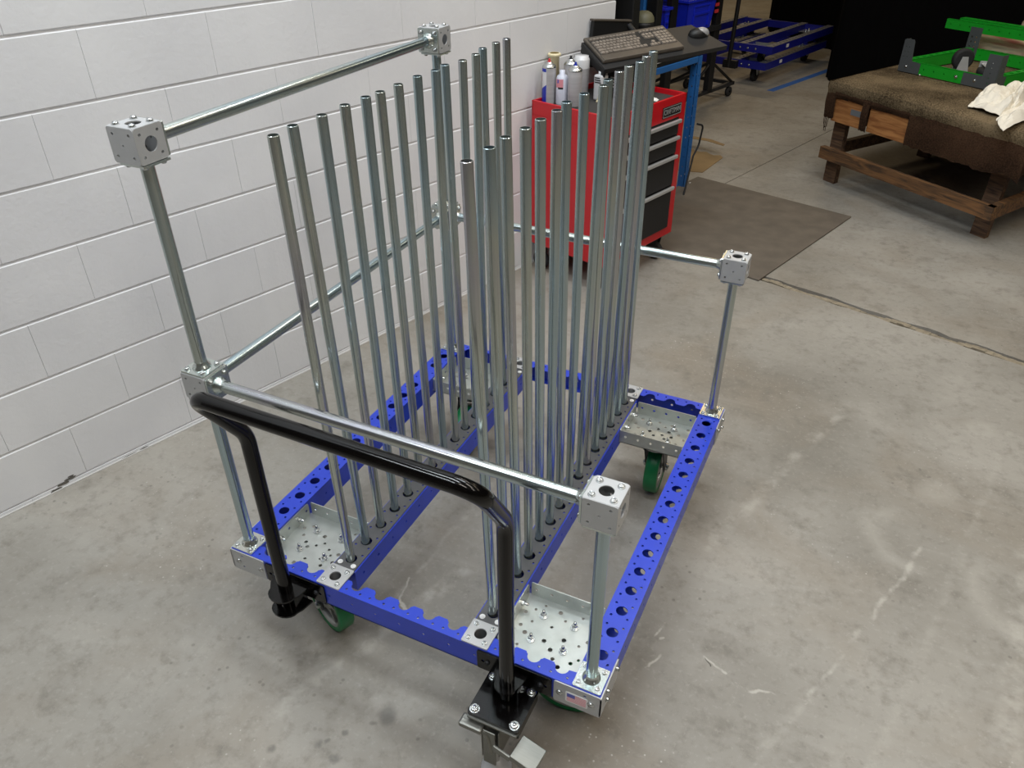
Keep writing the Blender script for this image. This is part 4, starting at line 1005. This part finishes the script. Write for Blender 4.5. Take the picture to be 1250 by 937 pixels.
# ---- black bin rack on wheels
rk = thing('bin_rack', 'black wheeled steel rack holding the plastic bins', 'rack', W(0, 0, 0), WA)
b = MB(); b.bbox(-1.06, -1.01, 4.86, 4.94, .10, 1.9, .004); b.obj('post', 'black', rk)
b = MB(); b.bbox(-1.06, -1.01, 4.15, 4.24, .10, 1.9, .004); b.obj('post', 'black', rk)
for (a, c) in (((-1.03, 4.90, .36), (-1.03, 5.32, .12)), ((-1.03, 4.90, .36), (-1.03, 4.52, .12)), ((-1.03, 4.90, .36), (-1.45, 4.90, .12)), ((-1.03, 4.2, .36), (-1.45, 4.2, .12))):
    b = MB(); b.sweep([a, c], .012, 8); b.obj('brace', 'black', rk)
b = MB(); b.bbox(-1.05, -1.01, 4.10, 5.34, .095, .125, .003); b.bbox(-1.50, -1.46, 4.10, 5.34, .095, .125, .003); b.bbox(-1.50, -1.01, 5.30, 5.34, .095, .125, .003); b.bbox(-1.50, -1.01, 4.10, 4.14, .095, .125, .003); b.obj('base_bar', 'dark_steel', rk)
b = MB(); b.bbox(-1.06, -1.0, 3.90, 4.94, .62, .66, .003); b.bbox(-1.30, -1.06, 3.90, 4.94, .62, .64, .003); b.obj('shelf_rail', 'dark_steel', rk)
for (nn, ss) in ((-1.03, 5.28), (-1.03, 4.16), (-1.48, 5.28), (-1.48, 4.16)):
    b = MB(); b.lathe([(.01, -.014), (.038, -.016), (.043, -.010), (.043, .010), (.038, .016), (.01, .014)], 18, T(nn, ss, .044) @ R(PI / 2, 'Y')); b.obj('caster', 'rubber', rk)
b = MB()
for i in range(3): b.box(-1.005, -.998, 4.80, 4.855, .76 + .05 * i, .785 + .05 * i)
b.obj('hook_tag', 'label_red', rk)
def bin_(nn, ss, z, w_, d_, h_, m, label, tilt=0):
    t = thing('storage_bin', label, 'bin', W(nn, ss, z), WA, None)
    b = MB()
    # tapered open box, thick walls, rim, ribs on the face; local x = n depth (front at x=0), y = s
    tp = .035
    def wall(p):
        b.add(p, [(0, 1, 2, 3), (7, 6, 5, 4), (0, 4, 5, 1), (1, 5, 6, 2), (2, 6, 7, 3), (3, 7, 4, 0)])
    def quadwall(a, c, a2, c2, off):
        a, c, a2, c2, off = map(Vector, (a, c, a2, c2, off)); wall([a, c, c2, a2, a + off, c + off, c2 + off, a2 + off])
    quadwall((0, tp, 0), (0, w_ - tp, 0), (.02, 0, h_), (.02, w_, h_), (-.005, 0, 0))
    quadwall((-d_, tp, 0), (-d_, w_ - tp, 0), (-d_ - .02, 0, h_), (-d_ - .02, w_, h_), (.005, 0, 0))
    quadwall((0, tp, 0), (-d_, tp, 0), (.02, 0, h_), (-d_ - .02, 0, h_), (0, .005, 0))
    quadwall((0, w_ - tp, 0), (-d_, w_ - tp, 0), (.02, w_, h_), (-d_ - .02, w_, h_), (0, -.005, 0))
    b.box(-d_, 0, tp, w_ - tp, 0, .005)
    b.bbox(.010, .034, -.006, w_ + .006, h_ - .02, h_, .003); b.bbox(-d_ - .034, .034, -.012, .003, h_ - .02, h_, .003); b.bbox(-d_ - .034, .034, w_ - .003, w_ + .012, h_ - .02, h_, .003); b.bbox(-d_ - .034, -d_ - .010, -.006, w_ + .006, h_ - .02, h_, .003)
    b.obj('bin_shell', m, t)
    b = MB(); b.bbox(.000, .020, w_ * .25, w_ * .80, h_ * .48, h_ * .56, .003); b.bbox(.000, .022, w_ * .25, w_ * .80, h_ * .74, h_ * .80, .003); b.bbox(.000, .018, w_ * .25, w_ * .28, h_ * .1, h_ * .80, .003); b.bbox(.000, .018, w_ * .77, w_ * .80, h_ * .1, h_ * .80, .003); b.obj('label_frame', m, t)
bin_(-1.00, 4.335, .662, .44, .24, .24, 'bin_blue', 'large blue plastic bin with a label frame above the mouse')
bin_(-1.02, 4.04, .662, .085, .24, .22, 'bin_blue', 'narrow blue bin half hidden left of the black post')
bin_(-1.06, 3.62, .790, .38, .22, .25, 'bin_red', 'red plastic bin left of the blue bins')

# ---- black drape
dr = MB(); line = []
P_ = [Vector((-.46, 10.3, 0)), Vector((-.36, 9.95, 0)), Vector((.60, 8.95, 0)), Vector((.60, 7.60, 0)), Vector((.66, 7.50, 0)), Vector((2.4, 8.1, 0)), Vector((7.5, 9.6, 0))]
for i in range(len(P_) - 1):
    a, c = P_[i], P_[i + 1]; k = max(2, int((c - a).length / .05))
    for j in range(k):
        q = a.lerp(c, j / k); nn_ = Vector((-(c - a).y, (c - a).x, 0)).normalized(); dd_ = (j / k) * (c - a).length
        line.append(q + nn_ * .018 * math.sin(dd_ * 34 + 2 * noise.noise(q)))
n_l = len(line); th_ = Vector((.0, .012, 0))
v = [tuple(q) for q in line] + [(q.x, q.y, 2.6) for q in line] + [tuple(q + th_) for q in line] + [(q.x, q.y + .012, 2.6) for q in line]
f = []
for i in range(n_l - 1):
    f.append((i, i + 1, n_l + i + 1, n_l + i)); f.append((2 * n_l + i + 1, 2 * n_l + i, 3 * n_l + i, 3 * n_l + i + 1)); f.append((n_l + i, n_l + i + 1, 3 * n_l + i + 1, 3 * n_l + i))
dr.add(v, f, True); o = dr.obj('drape', 'black_drape'); setp(o, 'tall black curtain closing off the area behind the carts and the workbench', 'curtain')

# ================================================================ CARPETED WOODEN TABLE
TO = Vector((.891, 4.549, 0)); tb = Vector((.7966, -.6046, 0)); tsd = Vector((math.sin(math.radians(29)), math.cos(math.radians(29)), 0))
table = thing('carpeted_workbench', 'low wooden workbench topped with worn brown carpet, on the right', 'workbench', TO, 0)
def TP(u, v_, z): 
    q = tb * u + tsd * v_; return (q.x, q.y, z)
TW, TL, TZ = 1.335, 1.62, .664
def prism(mbx, u0, u1, v0, v1, z0, z1):
    P = [TP(u0, v0, z0), TP(u1, v0, z0), TP(u1, v1, z0), TP(u0, v1, z0), TP(u0, v0, z1), TP(u1, v0, z1), TP(u1, v1, z1), TP(u0, v1, z1)]
    mbx.add(P, [(3, 2, 1, 0), (4, 5, 6, 7), (0, 1, 5, 4), (1, 2, 6, 5), (2, 3, 7, 6), (3, 0, 4, 7)])
# carpet: grid sheet with rounded, sagging, ragged edges
b = MB(); v = []; f = []; NU, NV = 60, 44
def cz(u, v_):
    e_ = min(u, TW - u, v_, TL - v_)
    return TZ - .030 * math.exp(-max(e_, 0) / .018) + .004 * noise.noise(Vector((u * 5, v_ * 5, 0))) + .0025 * noise.noise(Vector((u * 40, v_ * 40, 4)))
for i in range(NU + 1):
    for j in range(NV + 1):
        u = -.012 + (TW + .024) * i / NU; v_ = -.012 + (TL + .024) * j / NV
        z = cz(u, v_); v.append(TP(u, v_, z))
for i in range(NU):
    for j in range(NV): a = i * (NV + 1) + j; f.append((a, a + NV + 1, a + NV + 2, a + 1))
b.add(v, f, True)
def skirt(mbx, path, ztop, zlow, out, seed, amp=.010, hang=0):
    vs = []; fs = []; m = len(path)
    for k, (u, v_) in enumerate(path):
        ou, ov = out
        for r_ in range(5):
            tt = r_ / 4; z = ztop + (zlow + amp * (noise.noise(Vector((k * .13, seed, 0))) + .4 * noise.noise(Vector((k * .41, seed, 2)))) - ztop) * tt
            bulge = .012 * math.sin(PI * min(1, tt + .1)) + .004 * noise.noise(Vector((k * .4, tt * 3, seed)))
            vs.append(TP(u + ou * bulge, v_ + ov * bulge, z))
    for k in range(m - 1):
        for r_ in range(4): a = k * 5 + r_; fs.append((a, a + 1, a + 6, a + 5))
    n0_ = len(vs)
    mbx.add(vs, fs, True)
N_ = 70
skirt(b, [(-.012 + (TW + .024) * i / N_, -.012) for i in range(N_ + 1)], TZ - .02, TZ - .095, (0, -1), 1)
skirt(b, [(-.012, TL + .012 - (TL + .024) * i / N_) for i in range(N_ + 1)], TZ - .02, TZ - .095, (-1, 0), 2)
skirt(b, [(TW + .012, -.012 + (TL + .024) * i / N_) for i in range(N_ + 1)], TZ - .02, TZ - .11, (1, 0), 3)
b.obj('carpet_top', 'carpet', table)
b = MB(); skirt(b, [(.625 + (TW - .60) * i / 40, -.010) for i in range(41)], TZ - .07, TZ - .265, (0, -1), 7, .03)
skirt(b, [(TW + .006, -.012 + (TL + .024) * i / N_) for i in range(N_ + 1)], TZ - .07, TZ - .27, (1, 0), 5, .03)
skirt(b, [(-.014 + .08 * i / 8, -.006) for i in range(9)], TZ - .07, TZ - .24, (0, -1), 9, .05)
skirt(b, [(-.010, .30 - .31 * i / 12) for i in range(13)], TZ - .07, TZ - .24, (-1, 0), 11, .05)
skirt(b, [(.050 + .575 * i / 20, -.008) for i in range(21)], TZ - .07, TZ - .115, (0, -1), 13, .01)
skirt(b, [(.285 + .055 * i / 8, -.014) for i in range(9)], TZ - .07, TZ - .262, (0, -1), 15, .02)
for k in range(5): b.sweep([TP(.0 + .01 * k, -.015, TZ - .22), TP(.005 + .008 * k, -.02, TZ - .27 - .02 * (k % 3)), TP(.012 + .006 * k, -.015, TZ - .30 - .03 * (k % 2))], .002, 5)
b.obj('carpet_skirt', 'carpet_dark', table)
b = MB(); prism(b, .012, TW - .012, .012, TL - .01, TZ - .06, TZ - .035); b.obj('table_board', 'wood_old', table)
for (u0, u1) in ((.045, .288), (.335, .625)):
    b = MB(); prism(b, u0, u1, 0.0, .035, TZ - .258, TZ - .075); bo_ = b.obj('apron_board', 'wood_fresh', table)
    if u0 < .1:
        b = MB(); prism(b, .19, .27, -.001, .0, TZ - .19, TZ - .155); b.obj('tape_patch', mat('faded_tape', (104, 108, 112), .6), bo_)
        b = MB(); prism(b, .085, .15, -.002, .001, TZ - .115, TZ - .08); b.obj('dark_notch', 'black', bo_)
b = MB(); prism(b, .63, TW - .01, .004, .035, TZ - .258, TZ - .06); prism(b, .06, .625, .036, .06, TZ - .24, TZ - .06); prism(b, TW - .035, TW - .005, .03, TL - .02, TZ - .25, TZ - .06); prism(b, .005, .035, .04, TL - .02, TZ - .18, TZ - .06); prism(b, .02, TW - .02, TL - .04, TL - .01, TZ - .25, TZ - .06); b.obj('apron_frame', 'wood_old', table)
def timber(name, a, c, wx, wy, m='wood_old'):
    a = Vector(a) - TO; c = Vector(c) - TO
    mbx = MB(); h1 = tb * wx / 2; h2 = tsd * wy / 2
    P = [a - h1 - h2, a + h1 - h2, a + h1 + h2, a - h1 + h2, c - h1 - h2, c + h1 - h2, c + h1 + h2, c - h1 + h2]
    mbx.add([tuple(p_) for p_ in P], [(3, 2, 1, 0), (4, 5, 6, 7), (0, 1, 5, 4), (1, 2, 6, 5), (2, 3, 7, 6), (3, 0, 4, 7)])
    return mbx.obj(name, m, table)
timber('leg', (1.008, 4.545, 0), (.995, 4.62, .60), .095, .045)
timber('leg', (1.905, 3.95, 0), (1.930, 4.07, .60), .095, .045)
timber('leg', (1.561, 5.377, 0), (1.60, 5.46, .60), .095, .045)
timber('leg', (2.55, 4.85, 0), (2.60, 4.95, .60), .095, .045)
def rail(a, c, z0, z1, th, m='wood_rail'):
    a = Vector(a) - TO; c = Vector(c) - TO; d_ = (c - a).normalized(); nn_ = Vector((-d_.y, d_.x, 0)) * th
    mbx = MB(); P = [(a.x, a.y, z0), (c.x, c.y, z0), (c.x + nn_.x, c.y + nn_.y, z0), (a.x + nn_.x, a.y + nn_.y, z0), (a.x, a.y, z1), (c.x, c.y, z1), (c.x + nn_.x, c.y + nn_.y, z1), (a.x + nn_.x, a.y + nn_.y, z1)]
    mbx.add(P, [(3, 2, 1, 0), (4, 5, 6, 7), (0, 1, 5, 4), (1, 2, 6, 5), (2, 3, 7, 6), (3, 0, 4, 7)]); return mbx.obj('lower_rail', m, table)
rail((.902, 4.500, 0), (1.905, 3.737, 0), .165, .240, .04)
rail((1.01, 4.62, 0), (1.60, 5.50, 0), .165, .240, .04, 'wood_old')
rail((1.905, 3.737, 0), (2.60, 4.95, 0), .165, .240, .04)
rail((1.56, 5.40, 0), (2.60, 4.93, 0), .165, .240, .04, 'wood_old')

# ---- green frame on the table
GX = Vector((.83352, -.55249, 0)); GA = math.atan2(GX.y, GX.x)
GO = Vector((1.2505, 4.8834, TZ + .007))
gf = thing('green_frame', 'bright green steel frame with grey corner brackets on the carpeted workbench', 'frame', GO, GA)
def gbeam(x0, x1, y0, y1, z0, z1, name='green_beam', m='green', along='x'):
    b = MB(); L_ = (x1 - x0) if along == 'x' else (y1 - y0)
    if along == 'x':
        b.plate(rect(x0, x1, z0, z1), [circ(x0 + .035 + .07 * k, (z0 + z1) / 2, .0045, 8) for k in range(int(L_ / .07))], .003, basis((0, y0 + .003, 0), (1, 0, 0), (0, 0, 1)))
        b.box(x0, x1, y1 - .003, y1, z0, z1)
        b.plate(rect(x0, x1, y0, y1), [circ(x0 + .035 + .07 * k, (y0 + y1) / 2, min(.014, (y1 - y0) * .3), 10) for k in range(int(L_ / .07))], .003, T(0, 0, z1 - .003))
    else:
        b.plate(rect(x0, x1, y0, y1), [circ((x0 + x1) / 2, y0 + .035 + .07 * k, min(.014, (x1 - x0) * .3), 10) for k in range(int(L_ / .07))], .003, T(0, 0, z1 - .003))
        b.box(x0, x0 + .003, y0, y1, z0, z1); b.box(x1 - .003, x1, y0, y1, z0, z1)
    return b.obj(name, m, gf)
gbeam(.0, .60, .0, .022, 0, .07)
gbeam(.0, .055, .022, .72, 0, .07, along='y')
gbeam(.0, .62, .70, .735, 0, .07)
gbeam(.60, 1.2, .55, .585, 0, .07)
gbeam(.585, .64, .10, .70, 0, .07, along='y')
gbeam(-.20, 1.1, .70, .722, .165, .225, name='upper_green_rail'); gbeam(-.13, 1.1, .735, .80, .185, .235, name='upper_green_rail')
def lbracket(x0, y0, x1, lab=None, hgt=.195, foot=.15):
    b = MB(); hs = [circ(x0 + .02 + .022 * (k % 2), .09 + .03 * (k // 2), .0035, 6) for k in range(6)]
    up_ = [(x0, 0), (x0 + foot, 0), (x0 + foot, .066), (x0 + .085, .070), (x0 + .072, hgt - .01), (x0 + .065, hgt), (x0 + .012, hgt), (x0, hgt - .006)]
    b.plate(up_, hs + [circ(x0 + .10, .035, .004, 6)], .003, basis((0, y0 - .001, 0), (1, 0, 0), (0, 0, 1)))
    b.box(x0, x0 + .003, y0, y0 + .055, 0, hgt * .97) if lab is None else b.box(x0 + .069, x0 + .072, y0, y0 + .06, 0, hgt * .97)
    return b.obj('corner_bracket', 'grey_bracket', gf)
lbracket(-.004, .0, 0, hgt=.195); 
b = MB(); b.plate([(.44, 0), (.644, 0), (.644, .195), (.565, .195), (.56, .068), (.44, .068)], [circ(.60, .035 + .028 * k, .0035, 6) for k in range(5)], .003, basis((0, -.001, 0), (1, 0, 0), (0, 0, 1)))
b.plate([(0, 0), (.10, 0), (.10, .068), (.06, .075), (.055, .195), (0, .195)], [circ(.03, .035 + .03 * k, .004, 6) for k in range(5)], .003, basis((.644, 0, 0), (0, 1, 0), (0, 0, 1))); b.obj('corner_bracket', 'grey_bracket', gf)
b = MB(); b.plate(rect(-.01, .075, .0, .20), [circ(.015 + .03 * (k % 2), .05 + .03 * (k // 2), .006, 8) for k in range(8)], .003, basis((0, .70, 0), (1, 0, 0), (0, 0, 1))); b.box(-.01, -.007, .70, .75, 0, .20); b.obj('corner_bracket', 'grey_bracket', gf)
bolts([(.05, -.004, .035), (.40, -.004, .035), (.52, -.004, .035)], r=.008, h=.005, axis='-Y', parent=gf)
def loose_caster(lx, ly, rz, tip, label):
    t = thing('loose_wheel', label, 'caster'); t.matrix_world = Matrix.Translation(GO) @ R(GA, 'Z') @ T(lx, ly, 0) @ R(rz, 'Z') @ tip
    b = MB(); b.lathe([(.02, -.020), (.048, -.022), (.062, -.018), (.065, 0), (.062, .018), (.048, .022), (.02, .020)], 28, T(0, 0, .068) @ R(PI / 2, 'X')); b.obj('wheel', 'rubber', t)
    b = MB(); b.lathe([(.046, -.0225), (.030, -.012), (.008, -.012), (.008, .012), (.030, .012), (.046, .0225)], 24, T(0, 0, .068) @ R(PI / 2, 'X')); b.obj('rim', 'dark_steel', t)
    b = MB()
    for sy in (-1, 1): b.plate([(-.018, .050), (.018, .050), (.042, .150), (-.042, .150)], [], .003, basis((0, sy * .028 + .0015, 0), (1, 0, 0), (0, 0, 1)))
    b.bbox(-.042, .042, -.032, .032, .146, .157, .002); b.plate(rrect(-.05, .05, -.042, .042, .005, 2), [circ(a * .036, c * .029, .005, 6) for a in (-1, 1) for c in (-1, 1)], .005, T(0, 0, .160)); b.obj('fork', 'silver_paint', t)
loose_caster(.290, .200, 1.0, T(0, 0, .165) @ R(PI, 'X') , 'upright loose caster with a bright fork inside the green frame')
loose_caster(.415, .300, .6, T(0.0, 0, .030) @ R(-math.radians(88), 'X') @ T(0, 0, -.0675), 'loose caster lying on its side by the right grey bracket')

# rag bunched up on the table corner
rg = MB(); v = []; f = []; n_ = 34
for i in range(n_ + 1):
    for j in range(n_ + 1):
        a = i / n_; c = j / n_
        u = .90 + .36 * a - .05 * c + .05 * noise.noise(Vector((a * 3, c * 3, 9))); v_ = .10 + .52 * c - .10 * a + .06 * noise.noise(Vector((a * 4, c * 2, 1)))
        e_ = max(0, 1 - (2 * max(abs(a - .5), abs(c - .5))) ** 4)
        h_ = .105 * abs(noise.noise(Vector((a * 4 + c * 2.5, c * 2.0 - a, 2)))) + .075 * abs(noise.noise(Vector((a * 8 - c * 5, c * 3.5, 5)))) + .02 * abs(noise.noise(Vector((a * 17, c * 17, 7)))) + .035 * e_
        if a > .55 and c < .2: v_ -= .18 * (a - .55) * (1 - c * 5) * 2
        v.append(tuple(TO + Vector(TP(u, v_, TZ + .006 + h_ * (.25 + .75 * e_)))))
for i in range(n_):
    for j in range(n_): a = i * (n_ + 1) + j; f.append((a, a + n_ + 1, a + n_ + 2, a + 1))
rg.add(v, f, False); o = rg.obj('rag', 'cloth'); so = o.modifiers.new('s', 'SOLIDIFY'); so.thickness = .003
setp(o, 'crumpled white rag bunched on the near corner of the carpeted workbench', 'rag')
# sheet of plastic behind frame
b = MB(); v = []; f = []; n_ = 24
for i in range(n_ + 1):
    for j in range(9):
        a = i / n_; c = j / 8
        v.append((-.10 + 1.25 * a, .84 + .15 * c, .002 + (.17 * math.sin(PI * min(1, c * 1.0)) ** .4) * (.92 + .12 * noise.noise(Vector((a * 3, c, 0)))) * (1 if a > .04 else .7)))
for i in range(n_):
    for j in range(8): a = i * 9 + j; f.append((a, a + 9, a + 10, a + 1))
b.add(v, f, True)
def pouch_mat():
    m, N, L, B = newmat('streaked_bag'); B.inputs['Roughness'].default_value = .45
    tc = N.new('ShaderNodeTexCoord'); mp = N.new('ShaderNodeMapping'); mp.inputs['Scale'].default_value = (2, 14, 14); mp.inputs['Rotation'].default_value = (0, .15, 0); L.new(tc.outputs['Object'], mp.inputs[0])
    n = N.new('ShaderNodeTexNoise'); n.inputs['Scale'].default_value = 1.2; n.inputs['Detail'].default_value = 4; L.new(mp.outputs[0], n.inputs[0])
    r = N.new('ShaderNodeValToRGB'); e = r.color_ramp.elements; e[0].position = .38; e[0].color = srgb((196, 120, 112)); e[1].position = .52; e[1].color = srgb((226, 212, 180)); k = e.new(.72); k.color = srgb((176, 166, 150))
    L.new(n.outputs[0], r.inputs[0]); L.new(r.outputs[0], B.inputs['Base Color']); return m
o = b.obj('stuffed_bag', pouch_mat()); o.location = GO; o.rotation_euler = (0, 0, GA); setp(o, 'long beige bag with pink streaks lying behind the green frame', 'bag')
pk = MB(); pk.lathe([(.0001, 0), (.26, 0), (.28, .08), (.27, .20), (.22, .29), (.12, .335), (.0001, .345)], 28, Matrix.Diagonal((1, .42, 1, 1)))
o = pk.obj('beige_bundle', 'pouch'); o.location = GO + GX * .34 + Vector((.5525, .8335, 0)) * 1.17; o.rotation_euler = (0, 0, GA); setp(o, 'beige bundle rising behind the upper green rail', 'bundle')
# small bright fittings on the carpet
for i, (u, v_) in enumerate(((.10, .62), (.13, .60), (.30, .52))):
    b = MB(); b.bbox(-.03, .03, -.007, .007, 0, .010, .003); b.cyl((-.015, 0, .006), (-.015, 0, .020), .008, 8); o = b.obj('loose_fitting', 'steel_bolt'); o.location = TO + Vector(TP(u, v_, TZ + .002)); o.rotation_euler = (0, 0, .8 * i)
    setp(o, ['small bright metal fitting on the carpet, left of the pair', 'small bright metal fitting on the carpet, right of the pair', 'small bright metal fitting beside the left grey bracket'][i], 'fitting', 'loose fittings on the carpet')
